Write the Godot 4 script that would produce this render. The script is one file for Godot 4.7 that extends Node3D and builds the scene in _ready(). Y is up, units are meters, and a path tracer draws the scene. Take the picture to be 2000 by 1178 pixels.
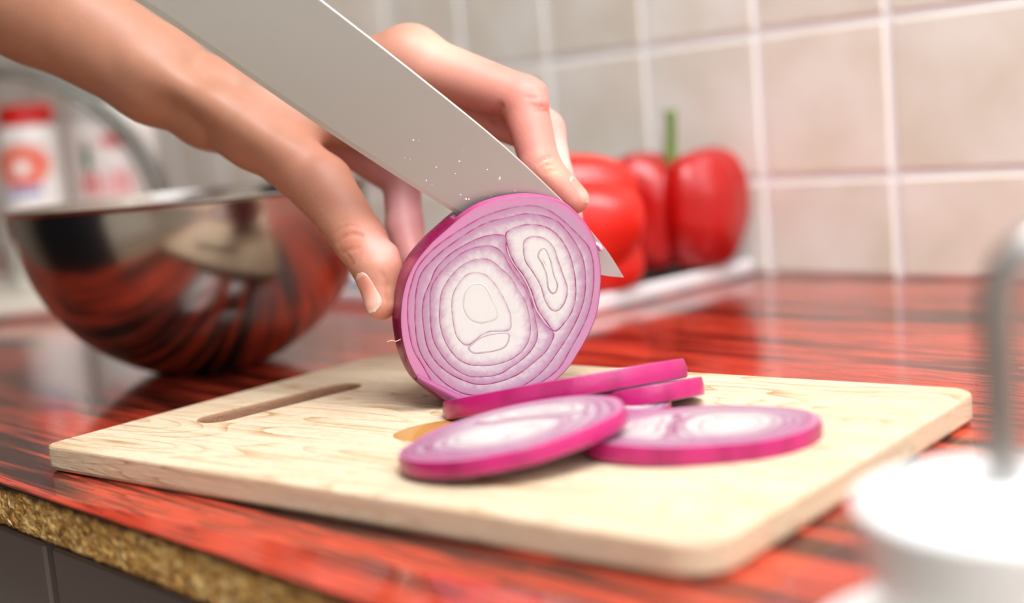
extends Node3D
# A hand steadies a red onion while a kitchen knife cuts it on a small wooden board, on a red wood-grain worktop before a tiled wall.
# World: x along the tiled wall, y up from the worktop, z out of the wall. Metres.

const BOARD_T := 0.0106
const WALL_Z := -0.4293
const FRONT_Z := 0.1298
var RIGHT := Vector3(0.6841, 0, -0.7294)      # the way a few loose things on the worktop are turned
var TOWARD := Vector3(0.7294, 0, 0.6841)
var rng := RandomNumberGenerator.new()
var taken := {}
var NORMAL_SKIN: Texture2D

# ------------------------------------------------------------------ helpers
func numbered(called: String) -> String:
	var n: int = taken.get(called, -1) + 1
	taken[called] = n
	return called if n == 0 else "%s_%03d" % [called, n]

func tag(o: Node3D, label: String, category: String, group := "", kind := "") -> Node3D:
	if label: o.set_meta("label", label)
	if category: o.set_meta("category", category)
	if group: o.set_meta("group", group)
	if kind: o.set_meta("kind", kind)
	return o

func thing(called: String, label: String, category: String, at := Vector3.ZERO, turn := Basis(), group := "") -> Node3D:
	var o := Node3D.new()
	o.name = numbered(called)
	add_child(o)
	o.transform = Transform3D(turn, at)
	tag(o, label, category, group)
	return o

func part(called: String, m: Mesh, mat: Material, parent: Node3D = null, at := Vector3.ZERO, turn := Basis()) -> MeshInstance3D:
	var o := MeshInstance3D.new()
	o.mesh = m
	o.material_override = mat
	o.cast_shadow = GeometryInstance3D.SHADOW_CASTING_SETTING_ON
	if parent == null:
		o.name = numbered(called)
		add_child(o)
	else:
		o.name = called
		parent.add_child(o, true)
	o.transform = Transform3D(turn, at)
	return o

func structure(called: String, m: Mesh, mat: Material, at := Vector3.ZERO, label := "", cat := "") -> MeshInstance3D:
	var o := part(called, m, mat, null, at)
	o.set_meta("kind", "structure")
	if label: o.set_meta("label", label)
	if cat: o.set_meta("category", cat)
	return o

func srgb(r: float, g: float, b: float) -> Color:
	return Color(r / 255.0, g / 255.0, b / 255.0)

func lin(r: float, g: float, b: float) -> Color:
	return srgb(r, g, b).srgb_to_linear()

func mat(c: Color, rough := 0.5, metal := 0.0) -> StandardMaterial3D:
	var m := StandardMaterial3D.new()
	m.albedo_color = c
	m.roughness = rough
	m.metallic = metal
	return m

func vmat(rough := 0.5) -> StandardMaterial3D:
	var m := mat(Color.WHITE, rough)
	m.vertex_color_use_as_albedo = true
	return m

func noise(kind: int, freq: float, sd: int, oct := 3) -> FastNoiseLite:
	var n := FastNoiseLite.new()
	n.noise_type = kind
	n.frequency = freq
	n.seed = sd
	n.fractal_type = FastNoiseLite.FRACTAL_FBM if oct > 1 else FastNoiseLite.FRACTAL_NONE
	n.fractal_octaves = oct
	return n

func grain(w: int, h: int, stretch: int, freq: float, sd: int, oct := 3) -> PackedByteArray:
	var im := noise(FastNoiseLite.TYPE_SIMPLEX_SMOOTH, freq, sd, oct).get_image(maxi(4, w / stretch), h)
	im.convert(Image.FORMAT_L8)
	im.resize(w, h, Image.INTERPOLATE_CUBIC)
	return im.get_data()

func bump_tex(kind: int, freq: float, sd: int, strength: float, oct := 3) -> NoiseTexture2D:
	var t := NoiseTexture2D.new()
	t.width = 512
	t.height = 512
	t.seamless = true
	t.noise = noise(kind, freq, sd, oct)
	t.as_normal_map = true
	t.bump_strength = strength
	return t

func with_bump(m: StandardMaterial3D, t: Texture2D, per_metre: float, strength := 1.0, world := false) -> StandardMaterial3D:
	m.normal_enabled = true
	m.normal_texture = t
	m.normal_scale = strength
	m.uv1_triplanar = true
	m.uv1_world_triplanar = world
	m.uv1_scale = Vector3.ONE * per_metre
	return m

# a mesh from vertices and triangles (front faces clockwise), smooth normals by averaging
func mesh_of(v: PackedVector3Array, idx: PackedInt32Array, col := PackedColorArray(), uv := PackedVector2Array(), flat := false) -> ArrayMesh:
	if flat:
		var v2 := PackedVector3Array()
		var c2 := PackedColorArray()
		var u2 := PackedVector2Array()
		var i2 := PackedInt32Array()
		for k in idx.size():
			v2.append(v[idx[k]])
			if col.size(): c2.append(col[idx[k]])
			if uv.size(): u2.append(uv[idx[k]])
			i2.append(k)
		v = v2
		col = c2
		uv = u2
		idx = i2
	var nr := PackedVector3Array()
	nr.resize(v.size())
	for k in range(0, idx.size(), 3):
		var a := idx[k]
		var b := idx[k + 1]
		var c := idx[k + 2]
		var n := (v[c] - v[a]).cross(v[b] - v[a])
		nr[a] += n
		nr[b] += n
		nr[c] += n
	for k in nr.size():
		nr[k] = nr[k].normalized() if nr[k].length_squared() > 0.0 else Vector3.UP
	var arr := []
	arr.resize(Mesh.ARRAY_MAX)
	arr[Mesh.ARRAY_VERTEX] = v
	arr[Mesh.ARRAY_NORMAL] = nr
	arr[Mesh.ARRAY_INDEX] = idx
	if col.size(): arr[Mesh.ARRAY_COLOR] = col
	if uv.size(): arr[Mesh.ARRAY_TEX_UV] = uv
	var m := ArrayMesh.new()
	m.add_surface_from_arrays(Mesh.PRIMITIVE_TRIANGLES, arr)
	return m

# a grid of rows of equal length, closed round each row if asked; out = +1 or -1 picks the side
func grid_mesh(rows: Array, closed := true, flip := false, cols: Array = [], flat := false) -> ArrayMesh:
	var v := PackedVector3Array()
	var c := PackedColorArray()
	var uv := PackedVector2Array()
	var idx := PackedInt32Array()
	var w: int = rows[0].size()
	for r in rows.size():
		for k in w:
			v.append(rows[r][k])
			uv.append(Vector2(float(k) / w, float(r) / (rows.size() - 1)))
			if cols.size(): c.append(cols[r][k])
	for r in rows.size() - 1:
		for k in (w if closed else w - 1):
			var a := r * w + k
			var b := r * w + (k + 1) % w
			var d := (r + 1) * w + k
			var e := (r + 1) * w + (k + 1) % w
			if flip:
				idx.append_array([a, b, d, b, e, d])
			else:
				idx.append_array([a, d, b, b, d, e])
	return mesh_of(v, idx, c, uv, flat)

# profile: Vector2(radius, height) list, turned about y
func lathe(profile: Array, n := 64) -> ArrayMesh:
	var rows := []
	for p in profile:
		var row := PackedVector3Array()
		for k in n:
			var a := TAU * k / n
			row.append(Vector3(cos(a) * p.x, p.y, sin(a) * p.x))
		rows.append(row)
	return grid_mesh(rows, true, false)

func tube(path: Array, radii: Array, n := 16, caps := true) -> ArrayMesh:
	var rows := []
	var side := Vector3.UP
	for k in path.size():
		var d: Vector3 = (path[mini(k + 1, path.size() - 1)] - path[maxi(k - 1, 0)]).normalized()
		side = (side - d * side.dot(d))
		if side.length() < 0.01: side = Vector3.RIGHT - d * d.x
		side = side.normalized()
		var up := d.cross(side)
		var r: float = radii[k] if radii.size() > 1 else radii[0]
		var row := PackedVector3Array()
		for j in n:
			var a := TAU * j / n
			row.append(path[k] + (side * cos(a) + up * sin(a)) * r)
		rows.append(row)
	if caps:
		var f := PackedVector3Array()
		var l := PackedVector3Array()
		for j in n:
			f.append(path[0])
			l.append(path[-1])
		rows.push_front(f)
		rows.push_back(l)
	return grid_mesh(rows, true, true)

# box with chamfered edges, centred
func chamfer_box(size: Vector3, ch := 0.001) -> ArrayMesh:
	var h := size * 0.5
	ch = minf(ch, minf(h.x, minf(h.y, h.z)) * 0.9)
	var st := SurfaceTool.new()
	st.begin(Mesh.PRIMITIVE_TRIANGLES)
	st.set_smooth_group(-1)
	var quad := func(pts: Array):
		var n: Vector3 = (pts[2] - pts[0]).cross(pts[1] - pts[0])
		var mid: Vector3 = pts[0] + pts[1] + pts[2]
		if pts.size() > 3: mid += pts[3]
		if n.dot(mid) < 0: pts.reverse()
		for k in pts.size() - 2:
			st.add_vertex(pts[0])
			st.add_vertex(pts[k + 1])
			st.add_vertex(pts[k + 2])
	for ax in 3:
		var b := (ax + 1) % 3
		var c := (ax + 2) % 3
		for s in [-1.0, 1.0]:
			var face := []
			for q in [[-1, -1], [1, -1], [1, 1], [-1, 1]]:
				var p := Vector3()
				p[ax] = s * h[ax]
				p[b] = q[0] * (h[b] - ch)
				p[c] = q[1] * (h[c] - ch)
				face.append(p)
			quad.call(face)
			for s2 in [-1.0, 1.0]:
				var e := []
				for q in [[1, -1], [1, 1], [0, 1], [0, -1]]:
					var p := Vector3()
					p[ax] = s * (h[ax] if q[0] == 1 else h[ax] - ch)
					p[b] = s2 * (h[b] - ch if q[0] == 1 else h[b])
					p[c] = q[1] * (h[c] - ch)
					e.append(p)
				quad.call(e)
	for sx in [-1.0, 1.0]:
		for sy in [-1.0, 1.0]:
			for sz in [-1.0, 1.0]:
				var s := Vector3(sx, sy, sz)
				quad.call([s * Vector3(h.x, h.y - ch, h.z - ch), s * Vector3(h.x - ch, h.y, h.z - ch), s * Vector3(h.x - ch, h.y - ch, h.z)])
	st.generate_normals()
	return st.commit()

# closed Catmull-Rom through control points given as flat x, y numbers in tenths of a millimetre
func loop_of(flat: Array, n: int) -> PackedVector2Array:
	var c := PackedVector2Array()
	for k in range(0, flat.size(), 2):
		c.append(Vector2(flat[k], flat[k + 1]) * 1e-4)
	var m := c.size()
	var dense := PackedVector2Array()
	for k in m:
		for j in 12:
			dense.append(c[k].cubic_interpolate(c[(k + 1) % m], c[(k - 1 + m) % m], c[(k + 2) % m], j / 12.0))
	var lens := PackedFloat32Array([0.0])
	for k in dense.size():
		lens.append(lens[k] + dense[k].distance_to(dense[(k + 1) % dense.size()]))
	var total := lens[dense.size()]
	var out := PackedVector2Array()
	var at := 0
	for k in n:
		var want := total * k / n
		while lens[at + 1] < want: at += 1
		out.append(dense[at].lerp(dense[(at + 1) % dense.size()], (want - lens[at]) / maxf(lens[at + 1] - lens[at], 1e-9)))
	var area := 0.0
	for k in n: area += out[k].cross(out[(k + 1) % n])
	if area < 0: out.reverse()
	return out

func inset(l: PackedVector2Array, d: float) -> PackedVector2Array:
	var n := l.size()
	var mid := Vector2()
	for p in l: mid += p / n
	var out := PackedVector2Array()
	for k in n:
		var t := (l[(k + 2) % n] - l[(k - 2 + n) % n]).normalized()
		var inward := Vector2(-t.y, t.x)
		var room := l[k].distance_to(mid) * 0.5
		out.append(l[k] + inward * minf(d, room))
	# drop points that crossed over at sharp corners, and bridge them
	var ok := PackedByteArray()
	for k in n:
		var good := 1
		for j in range(-14, 15):
			if l[(k + j + n) % n].distance_to(out[k]) < d * 0.9:
				good = 0
				break
		ok.append(good)
	for k in n:
		if ok[k]: continue
		var a := k
		var b := k
		while not ok[(a + n) % n] and k - a < 20: a -= 1
		while not ok[b % n] and b - k < 20: b += 1
		out[k] = out[(a + n) % n].lerp(out[b % n], float(k - a) / maxf(b - a, 1))
	for r in int(d / 0.00016):
		var s := out.duplicate()
		for k in n: s[k] = out[k] * 0.5 + (out[(k + 1) % n] + out[(k - 1 + n) % n]) * 0.25
		out = s
	return out

# ------------------------------------------------------------------ the scene
func _ready() -> void:
	rng.seed = 7
	camera_and_light()
	NORMAL_SKIN = bump_tex(FastNoiseLite.TYPE_CELLULAR, 0.06, 5, 5.0, 2)
	room()
	worktop_and_cabinets()
	cutting_board()
	red_onion()
	fallen_slices()
	knife()
	person()
	mixing_bowl()
	peppers_and_tray()
	dish_rack_and_bottles()
	foreground_dish()

func camera_and_light() -> void:
	var cam := Camera3D.new()
	cam.name = "camera"
	var at := CameraAttributesPhysical.new()
	at.frustum_focal_length = 52.644
	at.frustum_focus_distance = 0.515
	at.frustum_near = 0.02
	at.frustum_far = 50.0
	at.exposure_aperture = 4.1
	cam.attributes = at
	add_child(cam)
	cam.transform = Transform3D(Basis(Vector3(0.690014, -0.087805, -0.718450), Vector3(-0.036442, 0.987141, -0.155643), Vector3(0.722878, 0.133578, 0.677941)), Vector3(0.361233, 0.118860, 0.322292))
	cam.current = true
	var e := Environment.new()
	e.tonemap_mode = Environment.TONE_MAPPER_LINEAR
	e.tonemap_exposure = 0.89
	e.background_mode = Environment.BG_SKY
	var sky := Sky.new()
	var sm := ProceduralSkyMaterial.new()
	sm.sky_top_color = srgb(222, 230, 240)
	sm.sky_horizon_color = srgb(240, 242, 244)
	sm.ground_horizon_color = srgb(190, 195, 195)
	sm.ground_bottom_color = srgb(120, 120, 115)
	sm.sky_energy_multiplier = 2.0
	sm.ground_energy_multiplier = 2.0
	sky.sky_material = sm
	e.sky = sky
	e.sdfgi_enabled = true
	e.ssao_enabled = true
	e.ssil_enabled = true
	var we := WorldEnvironment.new()
	we.name = "environment"
	we.environment = e
	add_child(we)
	ceiling_light(Vector3(0.85, 1.62, 0.30), Vector2(1.2, 1.0), 6.2)

func ceiling_light(at: Vector3, size: Vector2, energy: float) -> void:
	var t := thing("ceiling_light", "flat white square light panel fixed to the kitchen ceiling", "lamp", at)
	part("housing", chamfer_box(Vector3(size.x + 0.06, 0.03, size.y + 0.06), 0.004), mat(srgb(230, 230, 230), 0.4), t, Vector3(0, 0.012, 0))
	var glow := mat(srgb(255, 250, 242), 0.6)
	glow.emission_enabled = true
	glow.emission = srgb(246, 251, 255)
	glow.emission_energy_multiplier = 1.6
	part("lamp_diffuser", chamfer_box(Vector3(size.x, 0.01, size.y), 0.003), glow, t, Vector3(0, -0.006, 0))
	var l := AreaLight3D.new()
	l.name = "ceiling_light_source"
	l.area_size = size
	l.light_energy = energy
	l.light_color = srgb(246, 251, 255)
	l.shadow_enabled = true
	l.area_range = 8.0
	t.add_child(l)
	l.position = Vector3(0, -0.016, 0)
	l.rotation_degrees = Vector3(-90, 0, 0)

func room() -> void:
	var plaster := mat(srgb(226, 220, 208), 0.9)
	var wall_dim := mat(srgb(232, 227, 218), 0.9)
	# tiled wall behind the worktop
	var grout := mat(srgb(246, 245, 245), 0.75)
	var back := structure("wall_back", chamfer_box(Vector3(3.6, 2.6, 0.12), 0.001), grout, Vector3(-0.2, 0.38, WALL_Z - 0.0615), "kitchen wall of beige square tiles with white grout behind the worktop", "wall")
	var tex := NoiseTexture2D.new()
	tex.width = 512
	tex.height = 512
	tex.seamless = true
	tex.noise = noise(FastNoiseLite.TYPE_SIMPLEX_SMOOTH, 0.006, 21, 4)
	var gr := Gradient.new()
	gr.colors = PackedColorArray([srgb(228, 220, 204), srgb(236, 230, 218), srgb(242, 238, 229)])
	gr.offsets = PackedFloat32Array([0.2, 0.5, 0.8])
	tex.color_ramp = gr
	var tones := []
	for k in 4:
		var m := mat([srgb(255, 255, 255), srgb(250, 247, 244), srgb(255, 250, 246), srgb(246, 245, 243)][k], 0.32)
		m.albedo_texture = tex
		m.uv1_triplanar = true
		m.uv1_world_triplanar = true
		m.uv1_scale = Vector3.ONE * 3.1
		m.uv1_offset = Vector3(0.13 * k, 0.31 * k, 0)
		tones.append(m)
	var pitch := 0.09833
	var gap := 0.0050
	var full := chamfer_box(Vector3(pitch - gap, pitch - gap, 0.007), 0.0012)
	var low := chamfer_box(Vector3(pitch - gap, 0.0652 - gap * 0.5 - 0.001, 0.007), 0.0012)
	for row in 6:
		for col in range(-16, 10):
			var x := -0.078331 + pitch * (col + 0.5)
			var yc := (0.0652 - gap * 0.5 + 0.001) * 0.5 if row == 0 else 0.0652 + pitch * (row - 0.5)
			var o := part("tile", low if row == 0 else full, tones[rng.randi() % 4], back)
			o.position = Vector3(x, yc, WALL_Z - 0.0035) - back.position
			o.rotation = Vector3(rng.randf_range(-1, 1), rng.randf_range(-1, 1), 0) * 0.003
	structure("floor", chamfer_box(Vector3(3.6, 0.1, 3.0), 0.001), mat(srgb(168, 146, 124), 0.5), Vector3(-0.2, -0.93, 0.95), "plain light brown kitchen floor", "floor")
	structure("ceiling", chamfer_box(Vector3(3.6, 0.1, 3.0), 0.001), mat(srgb(240, 238, 234), 0.9), Vector3(-0.2, 1.70, 0.95), "white kitchen ceiling", "ceiling")
	structure("wall_left", chamfer_box(Vector3(0.1, 2.6, 2.8), 0.001), mat(srgb(148, 138, 126), 0.9), Vector3(-1.96, 0.38, 0.95), "plain beige left kitchen wall", "wall")
	structure("wall_front", chamfer_box(Vector3(3.6, 2.6, 0.1), 0.001), wall_dim, Vector3(-0.2, 0.38, 2.4), "plain beige kitchen wall opposite the worktop", "wall")
	# the right wall, with a window over the worktop's end
	var x := 1.55
	var w := Node3D.new()
	w.name = "wall_right"
	w.set_meta("kind", "structure")
	w.set_meta("label", "plain pale right kitchen wall around the window")
	w.set_meta("category", "wall")
	add_child(w)
	for s in [[-0.45, 0.0, -0.92, 1.68], [1.5, 2.35, -0.92, 1.68], [0.0, 1.5, -0.92, 0.4], [0.0, 1.5, 1.55, 1.68]]:
		part("wall_segment", chamfer_box(Vector3(0.12, s[3] - s[2], s[1] - s[0]), 0.001), plaster, w, Vector3(x, (s[2] + s[3]) * 0.5, (s[0] + s[1]) * 0.5))
	var f := Node3D.new()
	f.name = "window_1"
	f.set_meta("kind", "structure")
	f.set_meta("label", "white framed kitchen window in the right wall")
	f.set_meta("category", "window")
	add_child(f)
	var white := mat(srgb(240, 240, 238), 0.35)
	for s in [[0.0, 0.05, 0.4, 1.55], [1.45, 1.5, 0.4, 1.55], [0.73, 0.77, 0.45, 1.50], [0.05, 1.45, 0.4, 0.45], [0.05, 1.45, 1.50, 1.55]]:
		part("window_frame", chamfer_box(Vector3(0.05, s[3] - s[2], s[1] - s[0]), 0.004), white, f, Vector3(x, (s[2] + s[3]) * 0.5, (s[0] + s[1]) * 0.5))
	var glass := mat(Color(1, 1, 1, 0.06), 0.02)
	glass.transparency = BaseMaterial3D.TRANSPARENCY_ALPHA
	for zz in [0.39, 1.11]:
		part("pane", chamfer_box(Vector3(0.004, 1.05, 0.68), 0.0005), glass, f, Vector3(x, 0.975, zz))
	# added dark cupboard, out of view, only to darken the bowl's reflection
	var c := thing("added_dark_cupboard", "added tall dark navy cupboard, unseen across the aisle, for the bowl to mirror", "cupboard", Vector3(-0.72, -0.88, 1.10))
	var navy := mat(srgb(28, 30, 38), 0.4)
	part("body", chamfer_box(Vector3(1.1, 2.0, 0.5), 0.004), navy, c, Vector3(0, 1.0, 0))
	for k in 2:
		var d := part("door", chamfer_box(Vector3(0.54, 1.96, 0.02), 0.004), navy, c, Vector3(-0.275 + 0.55 * k, 1.0, -0.262))
		part("handle", tube([Vector3(0, -0.08, 0), Vector3(0, -0.08, -0.025), Vector3(0, 0.08, -0.025), Vector3(0, 0.08, 0)], [0.005], 10), mat(srgb(170, 170, 170), 0.3, 1.0), d, Vector3(0.2 - 0.4 * k, 0, -0.009))

# ------------------------------------------------------------------ worktop
func laminate_texture() -> ImageTexture:
	var w := 2048
	var h := 1280
	var a := grain(w, h, 14, 0.022, 3, 3)
	var b := grain(w, h, 24, 0.07, 4, 2)
	var c := grain(w, h, 16, 0.22, 5, 2)
	var d := grain(w, h, 40, 0.006, 6, 2)
	var out := PackedByteArray()
	out.resize(w * h * 3)
	for k in w * h:
		var s := a[k] * 0.36 + b[k] * 0.42 + d[k] * 0.22
		var t := clampf((s - 98.0) / 48.0, 0.0, 1.0)
		t = t * t * (3.0 - 2.0 * t)
		var f := clampf((c[k] - 66.0) / 56.0, 0.25, 1.0)
		f = lerpf(1.0, f, 0.45)
		out[k * 3] = int(lerpf(54.0, 194.0, t) * f)
		out[k * 3 + 1] = int(lerpf(22.0, 66.0, t) * f)
		out[k * 3 + 2] = int(lerpf(18.0, 43.0, t) * f)
	return ImageTexture.create_from_image(Image.create_from_data(w, h, false, Image.FORMAT_RGB8, out))

func worktop_and_cabinets() -> void:
	var t := thing("worktop", "glossy red and black wood grain laminate worktop with raw chipboard front edge", "worktop", Vector3.ZERO)
	var lam := mat(Color.WHITE, 0.09)
	lam.albedo_texture = laminate_texture()
	lam.uv1_triplanar = true
	lam.uv1_scale = Vector3(1.0 / 1.15, 1.0, 1.0 / 0.57)
	lam.uv1_offset = Vector3(0.73, 0.0, 0.77)
	lam.metallic_specular = 0.55
	part("laminate", chamfer_box(Vector3(3.2, 0.0009, FRONT_Z - WALL_Z + 0.0005), 0.0002), lam, t, Vector3(-0.2, -0.00045, (FRONT_Z + WALL_Z) * 0.5 + 0.0003))
	part("glue_line", chamfer_box(Vector3(3.2, 0.0012, FRONT_Z - WALL_Z - 0.0004), 0.0002), mat(srgb(34, 24, 18), 0.8), t, Vector3(-0.2, -0.0015, (FRONT_Z + WALL_Z) * 0.5))
	# chipboard: a rough sawn front face
	var tex := NoiseTexture2D.new()
	tex.width = 1024
	tex.height = 1024
	tex.seamless = true
	tex.noise = noise(FastNoiseLite.TYPE_CELLULAR, 0.03, 12, 3)
	tex.noise.cellular_return_type = FastNoiseLite.RETURN_CELL_VALUE
	tex.noise.domain_warp_enabled = true
	tex.noise.domain_warp_amplitude = 22.0
	var gr := Gradient.new()
	gr.colors = PackedColorArray([srgb(120, 82, 36), srgb(184, 134, 66), srgb(214, 168, 94), srgb(236, 208, 152)])
	gr.offsets = PackedFloat32Array([0.1, 0.4, 0.65, 0.95])
	tex.color_ramp = gr
	var chip := vmat(0.85)
	chip.albedo_texture = tex
	with_bump(chip, bump_tex(FastNoiseLite.TYPE_CELLULAR, 0.05, 13, 10.0, 3), 14.0, 1.0)
	chip.uv1_scale = Vector3(8.0, 15.0, 8.0)
	var nz := noise(FastNoiseLite.TYPE_SIMPLEX_SMOOTH, 160.0, 14, 3)
	var nb := noise(FastNoiseLite.TYPE_SIMPLEX_SMOOTH, 60.0, 15, 2)
	var rows := []
	var cols := []
	var xs := []
	for k in 261: xs.append(-1.8 + 1.45 * k / 260.0 if k < 260 else -0.35)
	for k in range(1, 500): xs.append(-0.35 + 0.6 * k / 500.0)
	for k in 100: xs.append(0.25 + 1.15 * k / 99.0)
	for j in 17:
		var row := PackedVector3Array()
		var crow := PackedColorArray()
		var f := j / 16.0
		for xx in xs:
			var y := -0.0021 - 0.0162 * f
			var dz := nz.get_noise_2d(xx, y) * 0.0009 + nb.get_noise_2d(xx, y) * 0.0006 - 0.0009
			if j == 0: dz -= 0.0006
			if j == 16: y += nz.get_noise_2d(xx, 3.0) * 0.0006
			row.append(Vector3(xx, y, FRONT_Z + dz))
			var edge := clampf((0.16 + 0.14 * nb.get_noise_2d(xx, 9.0) - f) / 0.14, 0.0, 1.0)
			crow.append(Color(1, 1, 1).lerp(Color(0.16, 0.11, 0.08), edge))
		rows.append(row)
		cols.append(crow)
	# close the core: bottom, back and top
	for e in [Vector2(-0.0183, WALL_Z), Vector2(-0.0021, WALL_Z), Vector2(-0.0021, FRONT_Z - 0.002)]:
		var row := PackedVector3Array()
		var crow := PackedColorArray()
		for xx in xs:
			row.append(Vector3(xx, e.x, e.y))
			crow.append(Color.WHITE)
		rows.append(row)
		cols.append(crow)
	var core := part("chipboard_core", grid_mesh(rows, false, true, cols), chip, t)
	core.set_meta("label", "raw yellow brown chipboard edge")
	# loose flakes that stick out of the sawn face
	var v := PackedVector3Array()
	var c := PackedColorArray()
	var idx := PackedInt32Array()
	for k in 260:
		var p := Vector3(rng.randf_range(-0.3, 0.25), rng.randf_range(-0.0175, -0.004), FRONT_Z - 0.0006)
		var b := Basis.from_euler(Vector3(rng.randf_range(-0.5, 0.5), rng.randf_range(-0.4, 0.4), rng.randf_range(-1.2, 1.2)))
		var l := rng.randf_range(0.0006, 0.0020)
		var wd := l * rng.randf_range(0.25, 0.5)
		var tone := [lin(196, 158, 98), lin(160, 112, 56), lin(214, 188, 138), lin(110, 74, 34)][rng.randi() % 4] as Color
		var s := v.size()
		for q in [Vector3(-l, 0, 0), Vector3(0, -wd, 0), Vector3(l, 0, 0), Vector3(0, wd, 0), Vector3(0, 0, wd * 0.7), Vector3(0, 0, -wd * 0.7)]:
			v.append(p + b * q)
			c.append(tone)
		for q in [[0, 1, 4], [1, 2, 4], [2, 3, 4], [3, 0, 4], [1, 0, 5], [2, 1, 5], [3, 2, 5], [0, 3, 5]]:
			idx.append_array([s + q[0], s + q[2], s + q[1]])
	part("wood_flakes", mesh_of(v, idx, c, PackedVector2Array(), true), vmat(0.8), t).set_meta("kind", "stuff")
	# cabinets under it
	var grey := mat(srgb(118, 106, 102), 0.45)
	var carcass := mat(srgb(30, 28, 26), 0.7)
	var doors := [[-1.33, -0.736], [-0.732, -0.1415], [-0.1380, 0.466], [0.470, 1.07]]
	var words := ["grey base cabinet under the worktop below the dish rack", "grey base cabinet under the worktop below the mixing bowl", "grey base cabinet under the worktop below the cutting board", "grey base cabinet under the worktop beyond the white dish"]
	for k in 4:
		var x0: float = doors[k][0]
		var x1: float = doors[k][1]
		var b := thing("base_cabinet", words[k], "cabinet", Vector3((x0 + x1) * 0.5, -0.88, 0), Basis(), "grey base cabinets under the worktop")
		part("body", chamfer_box(Vector3(x1 - x0, 0.76, 0.50), 0.001), carcass, b, Vector3(0, 0.4815, -0.155))
		var d := part("door", chamfer_box(Vector3(x1 - x0 - 0.004, 0.74, 0.018), 0.0012), grey, b, Vector3(0, 0.480, 0.106))
		part("handle", tube([Vector3(-0.05, 0, 0), Vector3(-0.05, 0, 0.025), Vector3(0.05, 0, 0.025), Vector3(0.05, 0, 0)], [0.004], 10), mat(srgb(180, 180, 180), 0.3, 1.0), d, Vector3(0, 0.15, 0.008))
		part("plinth", chamfer_box(Vector3(x1 - x0, 0.10, 0.44), 0.001), carcass, b, Vector3(0, 0.05, -0.18))

# ------------------------------------------------------------------ cutting board
func board_texture() -> ImageTexture:
	var w := 1024
	var h := 640
	var a := grain(w, h, 5, 0.0065, 31, 2)
	var b := grain(w, h, 30, 0.09, 32, 2)
	var c := grain(w, h, 14, 0.03, 33, 2)
	var f := grain(w, h, 6, 0.3, 34, 1)
	var out := PackedByteArray()
	out.resize(w * h * 3)
	for y in h:
		for x in w:
			var k := y * w + x
			var ring := y / 62.0 + a[k] / 34.0
			var s := ring - floorf(ring)
			var line := pow(s, 5.0) * (0.25 + 0.75 * c[k] / 255.0)
			var t := clampf(line * 1.0 + 0.02 + (b[k] - 128.0) / 420.0 + (f[k] - 128.0) / 900.0 + (c[k] - 128.0) / 700.0, 0.0, 1.0)
			out[k * 3] = int(lerpf(214.0, 172.0, t))
			out[k * 3 + 1] = int(lerpf(193.0, 131.0, t))
			out[k * 3 + 2] = int(lerpf(164.0, 90.0, t))
	return ImageTexture.create_from_image(Image.create_from_data(w, h, false, Image.FORMAT_RGB8, out))

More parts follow.
